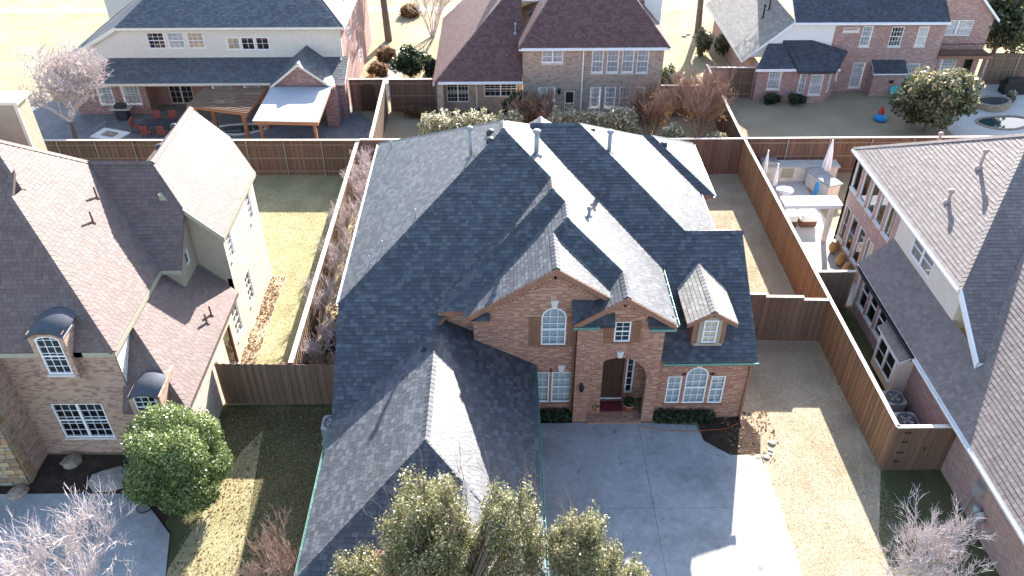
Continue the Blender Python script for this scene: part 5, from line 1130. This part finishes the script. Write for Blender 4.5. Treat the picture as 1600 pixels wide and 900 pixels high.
leafy('evergreen_shrub', 'pale green shrub at the right end of the buff brick house', 'shrub', (12.1, 56.5, 0), lob((12.1, 56.5, 1.3), (.8, 1.0, 1.3), 6, .45, 20), 3000, .13, M['leaf_holly'], .05, 16, .5, limbs=False)
for i, (x, y) in enumerate(((16.6, 64.8), (18.2, 64.6))):
    leafy('evergreen_shrub', 'dark bronze shrub on the lawn beyond the garden boundary', 'shrub', (x, y, 0), lob((x, y, 1.2), (.9, .8, 1.3), 6, .45, 21+i), 2600, .15, M['leaf_mag'], .05, 17+i, .5, limbs=False, group='bronze shrubs by the bare tree')
for i, (x, y) in enumerate(((19.6, 55.2), (21.4, 55.0))):
    leafy('evergreen_shrub', 'low dark green shrub at the foot of the bay window', 'shrub', (x, y, 0), lob((x, y, .5), (.75, .5, .5), 5, .45, 31+i), 1800, .1, M['leaf_dark'], .04, 27+i, .5, limbs=False, group='low shrubs at the bay window')
for i, (x, y, r) in enumerate(((-9.6, 61.0, .7), (-9.3, 64.2, .8), (-9.7, 58.3, .6), (-8.3, 75.0, .9))):
    leafy('grass_clump', 'straw-coloured ornamental grass clump beside the pale walk', 'grass', (x, y, 0), [((x, y, .4), (r, r, .55))], 1400, .16, M['leaf_dry'], .03, 40+i, .2, limbs=False, group='dry grass clumps by the walk', up=.0, flat=3.5)
leafy('dormant_shrub', 'brown dormant shrub at the foot of the red fence panels', 'shrub', (-5.9, 53.3, 0), lob((-5.9, 53.3, .45), (1.4, .5, .5), 6, .45, 41), 1600, .1, M['leaf_dry'], .04, 45, .4, limbs=False)

# fallen leaves
def litter(name, label, boxes, n, mat, size=.07, seed=0, z=.02):
    rg = np.random.default_rng(seed); A = np.array([(b[1]-b[0])*(b[3]-b[2]) for b in boxes]); which = rg.choice(len(boxes), n, p=A/A.sum()); B = np.array(boxes)[which]
    C = np.stack([B[:,0]+(B[:,1]-B[:,0])*rg.random(n), B[:,2]+(B[:,3]-B[:,2])*rg.random(n), np.full(n, z)+rg.random(n)*.02], 1)
    w = np.sin(C[:,0]*1.3)*np.sin(C[:,1]*1.7+C[:,0]); keep = w > rg.random(n)*1.2-1.0; C = C[keep]; k = len(C)
    nr = rg.normal(size=(k, 3))*.35+np.array([0, 0, 1]); nr /= np.linalg.norm(nr, axis=1)[:, None]; a = np.cross(nr, rg.normal(size=(k, 3))); a /= np.linalg.norm(a, axis=1)[:, None]; b = np.cross(nr, a); s = size*(.5+rg.random(k))[:, None]
    V = np.stack([C-a*s*.7, C+b*s*.45, C+a*s*.7, C-b*s*.45], 1).reshape(-1, 3)
    o = raw_mesh(name, V, np.arange(k*4).reshape(-1, 4), mat, np.repeat(rg.random(k), 4)); return tag(o, label, 'leaves', kind='stuff')
litter('fallen_leaves', 'brown fallen leaves scattered over the shaded side lawn', [(-11.8, -6.6, 15.5, 24.6)], 2600, M['leaf_dry'], .06, 1)
litter('fallen_leaves', 'reddish leaf litter along the foot of the tan brick wall', [(-12.0, -11.3, 26, 34.3)], 1300, M['leaf_dry'], .07, 2, .03)
litter('fallen_leaves', 'dry clippings and leaves beside the entry bed and driveway', [(9.1, 11.2, 21.5, 24.3)], 420, M['leaf_dry'], .07, 3)
litter('fallen_leaves', 'leaf litter along the narrow strip beside the charcoal roof', [(-8.6, -6.2, 25.3, 44)], 3000, M['leaf_dry'], .08, 4)
def grass(name, label, boxes, n, mat, h=.09, seed=0):
    h *= .55
    rg = np.random.default_rng(seed); A = np.array([(b[1]-b[0])*(b[3]-b[2]) for b in boxes]); B = np.array(boxes)[rg.choice(len(boxes), n, p=A/A.sum())]
    x = B[:,0]+(B[:,1]-B[:,0])*rg.random(n); y = B[:,2]+(B[:,3]-B[:,2])*rg.random(n); a = rg.random(n)*6.283; w = .013; hh = h*(.4+rg.random(n)); lx = rg.normal(size=n)*.06; ly = rg.normal(size=n)*.06
    V = np.stack([np.stack([x-w*np.cos(a), y-w*np.sin(a), np.zeros(n)], 1), np.stack([x+w*np.cos(a), y+w*np.sin(a), np.zeros(n)], 1), np.stack([x+lx, y+ly, hh], 1)], 1).reshape(-1, 3)
    o = raw_mesh(name, V, np.arange(n*3).reshape(-1, 3), mat, np.repeat(rg.random(n), 3)); return tag(o, label, 'grass', kind='stuff')
M['blade_straw'] = leaf_mat('straw_blade', (.38, .31, .21), (.48, .40, .28), (.58, .50, .37), .8, .2)
M['blade_green'] = leaf_mat('green_blade', (.18, .165, .07), (.34, .295, .145), (.50, .44, .26), .8, .2)
grass('grass', 'dry straw-coloured grass on the narrow side lawn', [(10.4, 14.7, 12, 28.7), (10.4, 14.7, 29.2, 44.5)], 60000, M['blade_straw'], .06, 1)
grass('grass', 'yellow-green grass on the neighbour back lawn', [(-11.3, -8.8, 25.2, 45), (-30, -11.3, 34.5, 45)], 60000, M['blade_green'], .07, 2)
grass('grass', 'thin grass on the shaded strip left of the garage', [(-11.7, -6.5, 12, 24.8)], 45000, M['blade_green'], .06, 3)

# ================================================================ GARDEN AND STREET THINGS
def ac_unit(x, y, label, s=.42, h=.85):
    t = thing('air_conditioner', label, 'air conditioner', (x, y, 0)); mb = MB(); c = .1
    P = [(x-s+c, y-s), (x+s-c, y-s), (x+s, y-s+c), (x+s, y+s-c), (x+s-c, y+s), (x-s+c, y+s), (x-s, y+s-c), (x-s, y-s+c)]
    mb.prism(P, .06, h); mb.build('casing', M['ac'], t)
    mb = MB(); mb.lathe((x, y, h), [(s*.86, .004), (s*.86, .02), (s*.7, .03)], 24); mb.build('fan_well', M['ac_top'], t)
    mb = MB()
    for r in (.25, .45, .65, .84): 
        for k in range(24):
            a0, a1 = 6.283*k/24, 6.283*(k+1)/24; mb.tube((x+s*r*math.cos(a0), y+s*r*math.sin(a0), h+.05), (x+s*r*math.cos(a1), y+s*r*math.sin(a1), h+.05), .006, n=4, caps=False)
    for a in (0, 1.571): mb.obox((x, y, h+.05), s*.84, .006, .006, a)
    mb.build('fan_guard', M['metal'], t); mb = MB()
    for k in range(4):
        a = k*math.pi/2+.4; mb.add([(x, y, h+.036), (x+s*.6*math.cos(a), y+s*.6*math.sin(a), h+.036), (x+s*.6*math.cos(a+.6), y+s*.6*math.sin(a+.6), h+.046)], [(0, 1, 2)])
    mb.build('fan_blade', M['ac'], t); mb = MB(); mb.box(x-s-.05, x+s+.05, y-s-.05, y+s+.05, .0, .06); mb.build('pad', M['concrete'], t)
ac_unit(16.35, 24.2, 'grey air conditioner next to the box bay, behind the tall fence')
ac_unit(16.35, 22.9, 'grey air conditioner next to the cedar gate panel', .46)
ac_unit(-6.95, 23.1, 'grey air conditioner beside the left garage gutter', .42)
mb = MB(); mb.lathe((-8.0, 28.6, 0), [(.26, 0), (.31, .85), (.34, .87), (.34, .95), (.1, 1.0)], 14); tag(mb.build('rubbish_bin', M['bin'], None, True), 'dark green bin in the narrow strip by the side fence', 'bin')
def jar(x, y, label):
    mb = MB(); mb.lathe((x, y, .01), [(.12, 0), (.24, .25), (.26, .42), (.17, .66), (.14, .7), (.18, .76), (.1, .76)], 16); tag(mb.build('clay_jar', M['jar'], None, True), label, 'jar', 'clay jars on the patio')
for x, y in ((17.85, 36.1), (17.82, 34.9), (17.85, 34.0)): jar(x, y, 'tall glazed amber clay jar against the patio window wall')
def umbrella(x, y, h, r, label):
    t = thing('closed_umbrella', label, 'umbrella', (x, y, 0), group=None)
    mb = MB(); mb.tube((x, y, 0), (x, y, h), .025, n=8); mb.build('pole', M['metal'], t)
    mb = MB(); n = 14; P = []
    for z, rr in ((h*.32, r*.95), (h*.42, r), (h*.75, r*.62), (h-.02, .03)):
        for k in range(n): a = 6.283*k/n; q = rr*(1 if k % 2 else .68); P.append((x+q*math.cos(a), y+q*math.sin(a), z))
    mb.add(P, [(i*n+k, i*n+(k+1) % n, (i+1)*n+(k+1) % n, (i+1)*n+k) for i in range(3) for k in range(n)]); mb.build('canopy', M['canvas'], t)
    mb = MB(); mb.lathe((x, y, 0), [(.25, 0), (.25, .08), (.05, .12)], 12); mb.build('base', M['metal_dk'], t)
umbrella(19.75, 43.7, 2.9, .28, 'tall closed white patio umbrella leaning over the stone kitchen'); umbrella(15.9, 43.4, 2.4, .17, 'slim closed white umbrella by the fence corner'); umbrella(16.25, 42.3, 2.1, .17, 'slim closed white umbrella beside the round table')
t = thing('outdoor_kitchen', 'pale stone outdoor kitchen counter with grill along the back fence', 'kitchen', (18, 43.5, 0))
mb = MB(); mb.box(15.6, 20.6, 43.9, 44.7, 0, .95); mb.build('cabinet', M['stone_w'], t); mb = MB(); mb.box(15.5, 20.7, 43.82, 44.75, .96, 1.04); mb.build('counter', M['concrete2'], t)
mb = MB(); mb.obox((19.3, 42.6, .5), .42, 1.0, .48, .35); mb.build('cabinet', M['stone_w'], t); mb = MB(); mb.obox((19.3, 42.6, 1.02), .5, 1.1, .04, .35); mb.build('counter', M['concrete'], t)
mb = MB(); mb.box(17.2, 17.9, 43.84, 43.9, .3, .88); mb.build('cabinet_door', M['olive'], t); mb = MB(); mb.box(15.9, 16.9, 44.0, 44.6, 1.045, 1.3); mb.build('grill', M['metal'], t)
t = thing('patio_arbor', 'white arbor beam on posts across the neighbour patio', 'arbor', (16.5, 37.2, 0))
for y in (36.9, 37.25, 37.6):
    mb = MB(); mb.box(15.0, 18.0, y-.09, y+.09, 2.35, 2.55); mb.build('beam', M['canvas'], t)
mb = MB(); mb.box(14.98, 18.05, 36.75, 37.75, 2.551, 2.6); mb.build('cover', M['canvas'], t)
for x in (15.1, 17.75):
    mb = MB(); mb.box(x-.12, x+.12, 37.13, 37.37, 0, 2.35); mb.build('post', M['stone_w'], t)
def armchair(x, y, label):
    t = thing('armchair', label, 'chair', (x, y, 0), group='covered armchairs under the arbor'); mb = MB(); mb.box(x-.45, x+.45, y-.4, y+.4, .08, .42); mb.build('base', M['rattan'], t)
    mb = MB(); mb.prism([(x-.46, y-.3), (x-.38, y-.42), (x+.38, y-.42), (x+.46, y-.3), (x+.46, y+.42), (x-.46, y+.42)], .42, .82); mb.build('cover', M['canvas'], t)
    for sx in (-1, 1):
        for sy in (-1, 1): mb = MB(); mb.box(x+sx*.38-.03, x+sx*.38+.03, y+sy*.33-.03, y+sy*.33+.03, 0, .08); mb.build('leg', M['rattan'], t)
for x in (16.2, 17.3): armchair(x, 39.0, 'white covered wicker armchair in the shade of the arbor')
mb = MB(); mb.lathe((16.7, 41.6, 0), [(.3, 0), (.06, .06), (.06, .68), (.5, .7), (.5, .76)], 18); tag(mb.build('round_table', M['canvas'], None, True), 'small round white table between the closed umbrellas', 'table')
mb = MB()
P = []
for k in range(16): a = 6.283*k/16; P.append((18.6+.13*math.cos(a), 41.7-.03, .62+.6*math.sin(a)))
mb.slab(P, (0, .06, .0)); o = mb.build('bodyboard', M['blue']); tag(o, 'blue bodyboard propped against the stone kitchen counter', 'bodyboard')
mb = MB(); mb.box(20.6, 21.5, 41.0, 43.0, 0, .7); mb.box(20.5, 21.6, 40.9, 43.1, .7, .76); tag(mb.build('storage_bench', M['table_dk']), 'dark storage bench beside the patio window wall', 'bench') if False else None

# rear left garden: pergola, cover, table set, fire pit, pool
t = thing('pergola', 'stained timber pergola with close slats over the left patio', 'pergola', (-18, 50, 0))
for (x, y) in ((-19.9, 49.5), (-16.5, 48.4), (-16.1, 51.8), (-19.6, 51.6)):
    mb = MB(); mb.box(x-.11, x+.11, y-.11, y+.11, 0, 2.6); mb.build('post', M['timber'], t)
def bar(p, q, w, h, mat, name):
    p = Vector(p); q = Vector(q); d = (q-p).normalized(); s = Vector((d.y, -d.x, 0)).normalized()*w; u = Vector((0, 0, h)); mb = MB()
    mb.add([p-s, p+s, q+s, q-s, p-s+u, p+s+u, q+s+u, q-s+u], [(3,2,1,0),(4,5,6,7),(0,1,5,4),(1,2,6,5),(2,3,7,6),(3,0,4,7)]); return mb.build(name, mat, t)
for a, b in (((-20.4, 49.45, 2.6), (-16.2, 48.2, 2.6)), ((-20.0, 51.8, 2.6), (-15.8, 52.0, 2.6)), ((-16.35, 48.2, 2.42), (-15.95, 52.1, 2.42)), ((-20.2, 49.3, 2.42), (-19.7, 51.9, 2.42))): bar(a, b, .05, .18, M['timber'], 'beam')
for i in range(17):
    f = i/16; bar((-20.35+.35*f, 49.35+2.55*f, 2.79), (-16.1+.35*f, 48.1+3.95*f, 2.79), .03, .05, M['fence_grey'], 'slat')
t = thing('patio_cover', 'white-topped timber patio cover beside the brick gable', 'patio cover', (-13.4, 49, 0))
mb = MB(); mb.slab([(-15.55, 47.0, 2.82), (-11.4, 46.75, 2.82), (-11.35, 51.6, 3.05), (-15.4, 51.75, 3.05)], (0, 0, -.05)); mb.build('roof_sheet', M['awning'], t)
bar((-15.5, 47.08, 2.56), (-11.42, 46.83, 2.56), .06, .2, M['timber'], 'beam'); bar((-15.35, 51.5, 2.78), (-11.4, 51.4, 2.78), .06, .2, M['timber'], 'beam')
for i in range(7):
    f = i/6; bar((-15.45+4.0*f, 47.1-.24*f, 2.6), (-15.3+3.9*f, 51.4-.1*f, 2.82), .03, .14, M['timber'], 'rafter')
for (x, y) in ((-15.2, 47.3), (-11.75, 47.1)):
    mb = MB(); mb.box(x-.09, x+.09, y-.09, y+.09, 0, 2.56); mb.build('post', M['timber'], t)
def patio_chair(x, y, a, label, grp):
    t = thing('patio_chair', label, 'chair', (x, y, 0), group=grp); ca, sa = math.cos(a), math.sin(a); f = lambda u, v, z: (x+u*ca-v*sa, y+u*sa+v*ca, z)
    mb = MB(); mb.obox((x, y, .42), .26, .26, .05, a); mb.build('seat', M['cushion'], t); c = f(0, .27, .72); mb = MB(); mb.obox(c, .26, .045, .3, a); mb.build('backrest', M['cushion'], t)
    for u in (-.22, .22):
        for v in (-.22, .22): mb = MB(); mb.tube(f(u, v, 0), f(u, v, .4), .018, n=6); mb.build('leg', M['metal_dk'], t)
t = thing('patio_table', 'long dark patio table on the flagstones of the left garden', 'table', (-23.3, 51.3, 0)); mb = MB(); mb.box(-24.5, -22.1, 50.8, 51.8, .7, .75); mb.build('tabletop', M['table_dk'], t)
for x in (-24.35, -22.25):
    for y in (50.95, 51.65): mb = MB(); mb.tube((x, y, 0), (x, y, .7), .03, n=6); mb.build('leg', M['metal_dk'], t)
for x, y, a in ((-23.9, 50.3, math.pi), (-22.8, 50.3, math.pi), (-23.9, 52.3, 0), (-22.8, 52.3, 0), (-21.7, 51.3, -math.pi/2), (-24.9, 51.3, math.pi/2)): patio_chair(x, y, a, 'rust-cushioned patio chair drawn up to the dark table', 'rust patio chairs round the dark table')
t = thing('fire_pit', 'pale stone fire pit near the fence and bare tree', 'fire pit', (-26.0, 49.6, 0)); mb = MB(); mb.obox((-26.0, 49.6, .3), .95, .6, .3, -.35); mb.build('base', M['rock_pale'], t); mb = MB(); mb.obox((-26.0, 49.6, .64), 1.05, .7, .04, -.35); mb.build('ledge', M['stone_w'], t); mb = MB(); mb.obox((-26.0, 49.6, .7), .45, .28, .05, -.35); mb.build('burner', M['rock'], t)
t = thing('grill_cart', 'dark grill cart against the brick wall under the bare branches', 'grill', (-26.6, 53.3, 0)); mb = MB(); mb.box(-27.3, -25.9, 53.0, 53.7, .8, .88); mb.build('shelf', M['concrete2'], t); mb = MB(); mb.box(-27.0, -26.2, 53.05, 53.65, .1, .8); mb.build('cabinet', M['table_dk'], t); mb = MB(); mb.box(-26.95, -26.25, 53.1, 53.6, .88, 1.15); mb.build('lid', M['table_dk'], t)
def pool(name, label, c, rx, ry, rim, mat, h=.0, n=36):
    t = thing(name, label, 'pool', (c[0], c[1], 0)); a = [6.283*k/n for k in range(n)]; w = [1+.12*math.sin(2*q+.6)+.06*math.sin(3*q) for q in a]
    mb = MB(); P = [(c[0]+rx*k*math.cos(q), c[1]+ry*k*math.sin(q), h+.02) for q, k in zip(a, w)]; mb.add(P, [tuple(range(n))]); mb.build('water', M['water'], t)
    mb = MB(); O = [(c[0]+(rx+rim)*k*math.cos(q), c[1]+(ry+rim)*k*math.sin(q)) for q, k in zip(a, w)]; I = [(p[0], p[1]) for p in P]
    for k in range(n):
        j = (k+1) % n; mb.prism([I[k], O[k], O[j], I[j]], .0, h+.07)
    mb.build('coping', mat, t)
pool('swimming_pool', 'small dark freeform pool beside the pergola posts', (-18.0, 51.6), 1.5, .75, .22, M['stone_w'])
pool('hot_tub', 'round stone-rimmed hot tub on the right terrace', (35.6, 54.6), 1.0, .75, .28, M['rock'], .4); pool('swimming_pool', 'pool with sky reflection below the stone hot tub', (35.2, 51.9), 1.7, 1.0, .2, M['rock'], 0)
def rock(x, y, z, r, label, mat, grp=None, sx=1.0, h=.5):
    mb = MB(); q = random.Random(int(x*91+y*17)); n = 9; P = []
    for i, (zz, k) in enumerate(((0, .95), (.45, 1.0), (.8, .72), (1, .3))):
        for j in range(n): a = 6.283*j/n; rr = r*k*q.uniform(.82, 1.15); P.append((x+rr*sx*math.cos(a), y+rr*math.sin(a), z+zz*r*h))
    mb.add(P, [(i*n+j, i*n+(j+1) % n, (i+1)*n+(j+1) % n, (i+1)*n+j) for i in range(3) for j in range(n)]+[tuple(range(3*n, 4*n))]); return tag(mb.build('rock', mat, None), label, 'rock', grp)
rock(-15.3, 20.95, .01, .62, 'flat pale stepping boulder in the mulch bed', M['rock_pale'], None, 1.25, .25); rock(-18.6, 20.35, .01, .42, 'brown boulder at the foot of the stone pier', M['rock']); rock(-17.2, 21.9, .01, .4, 'red-brown boulder beside the double window', M['rock'])
for i, (x, y) in enumerate(((10.75, 22.1), (10.5, 21.75), (10.9, 22.5), (10.65, 21.9), (10.15, 21.75))): rock(x, y, .015, .1+.03*(i % 3), 'small grey edging stone at the tip of the entry bed', M['rock_pale'], 'edging stones round the entry bed')
for i in range(12): rock(-9.5+.5*math.sin(i*2.1), 60.5+i*.6, .01, .22+.05*(i % 3), 'pale landscaping stone among the dry grass clumps', M['rock_pale'], 'landscaping stones by the walk')
for i in range(5): rock(15.9+i*.42, 69.2+.5*math.sin(i*1.7), .01, .22, 'pale edging stone at the foot of the tall bare tree', M['rock_pale'], 'stones round the far tree')
t = thing('ride_on_toy', 'blue ride-on toy with a red seat on the olive lawn', 'toy', (26.6, 52.4, 0)); mb = MB(); mb.lathe((26.6, 52.4, .02), [(.35, 0), (.48, .14), (.34, .34), (.12, .42)], 14); mb.build('body', M['blue'], t, True); mb = MB(); mb.lathe((26.65, 52.6, .36), [(.18, 0), (.2, .22), (.1, .55), (.04, .62)], 10); mb.build('seat', M['redp'], t, True)
t = thing('garden_bench', 'teal painted bench beside the low brick chimney base', 'bench', (29.2, 56.1, 0)); mb = MB(); mb.box(28.7, 29.8, 55.9, 56.35, .42, .48); mb.build('seat', M['teal'], t)
for x in (28.75, 29.7):
    for y in (55.93, 56.28): mb = MB(); mb.box(x, x+.06, y, y+.06, 0, .42); mb.build('leg', M['teal'], t)
mb = MB(); mb.box(28.7, 29.8, 56.36, 56.4, .48, .85); mb.build('backrest', M['teal'], t)
t = thing('covered_grill', 'black covered grill near the dark fence on the right terrace', 'grill', (38.2, 57.0, 0)); mb = MB(); mb.prism([(37.4, 56.6), (39.0, 56.6), (39.0, 57.4), (37.4, 57.4)], 0, .85); mb.build('body', M['metal_dk'], t); mb = MB(); mb.prism([(37.5, 56.65), (38.9, 56.65), (38.8, 57.3), (37.6, 57.3)], .85, 1.15); mb.build('lid', M['metal_dk'], t)
for x, y, l in ((34.2, 55.7, 'dark glazed planter beside the hot tub'), (37.3, 55.4, 'planter with pale flowers behind the hot tub')):
    t = thing('planter', l, 'planter', (x, y, 0)); mb = MB(); mb.lathe((x, y, .01), [(.25, 0), (.36, .3), (.3, .5), (.25, .5)], 14); mb.build('pot', M['redp' if x < 36 else 'metal_dk'], t, True); leaf_cloud('foliage', [((x, y, .62), (.32, .32, .22))], 400, .1, M['leaf_dark' if x < 36 else 'leaf_pale'], t)
# orange cord, hose, path lights
def cable(name, label, pts, r, mat, cat='cord'):
    mb = MB(); P = []
    for i in range(len(pts)-1):
        for k in range(8): f = k/8; P.append(tuple(pts[i][j]+(pts[i+1][j]-pts[i][j])*f for j in range(3)))
    P.append(pts[-1])
    for a, b in zip(P, P[1:]): mb.tube(a, b, r, n=5, caps=False)
    return tag(mb.build(name, M[mat]), label, cat)
cable('extension_cord', 'orange cord lying across the shaded top of the driveway', [(5.6, 23.5, .06), (6.6, 23.2, .06), (7.8, 23.15, .06), (9.2, 23.3, .03), (9.8, 23.6, .03)], .012, 'orange')
cable('garden_hose', 'dark coiled hose at the edge of the neighbour walk', [(-13.5+.3*math.cos(a), 19.6+.3*math.sin(a), .08+.004*i) for i, a in enumerate([k*.7 for k in range(22)])], .015, 'metal_dk', 'hose')
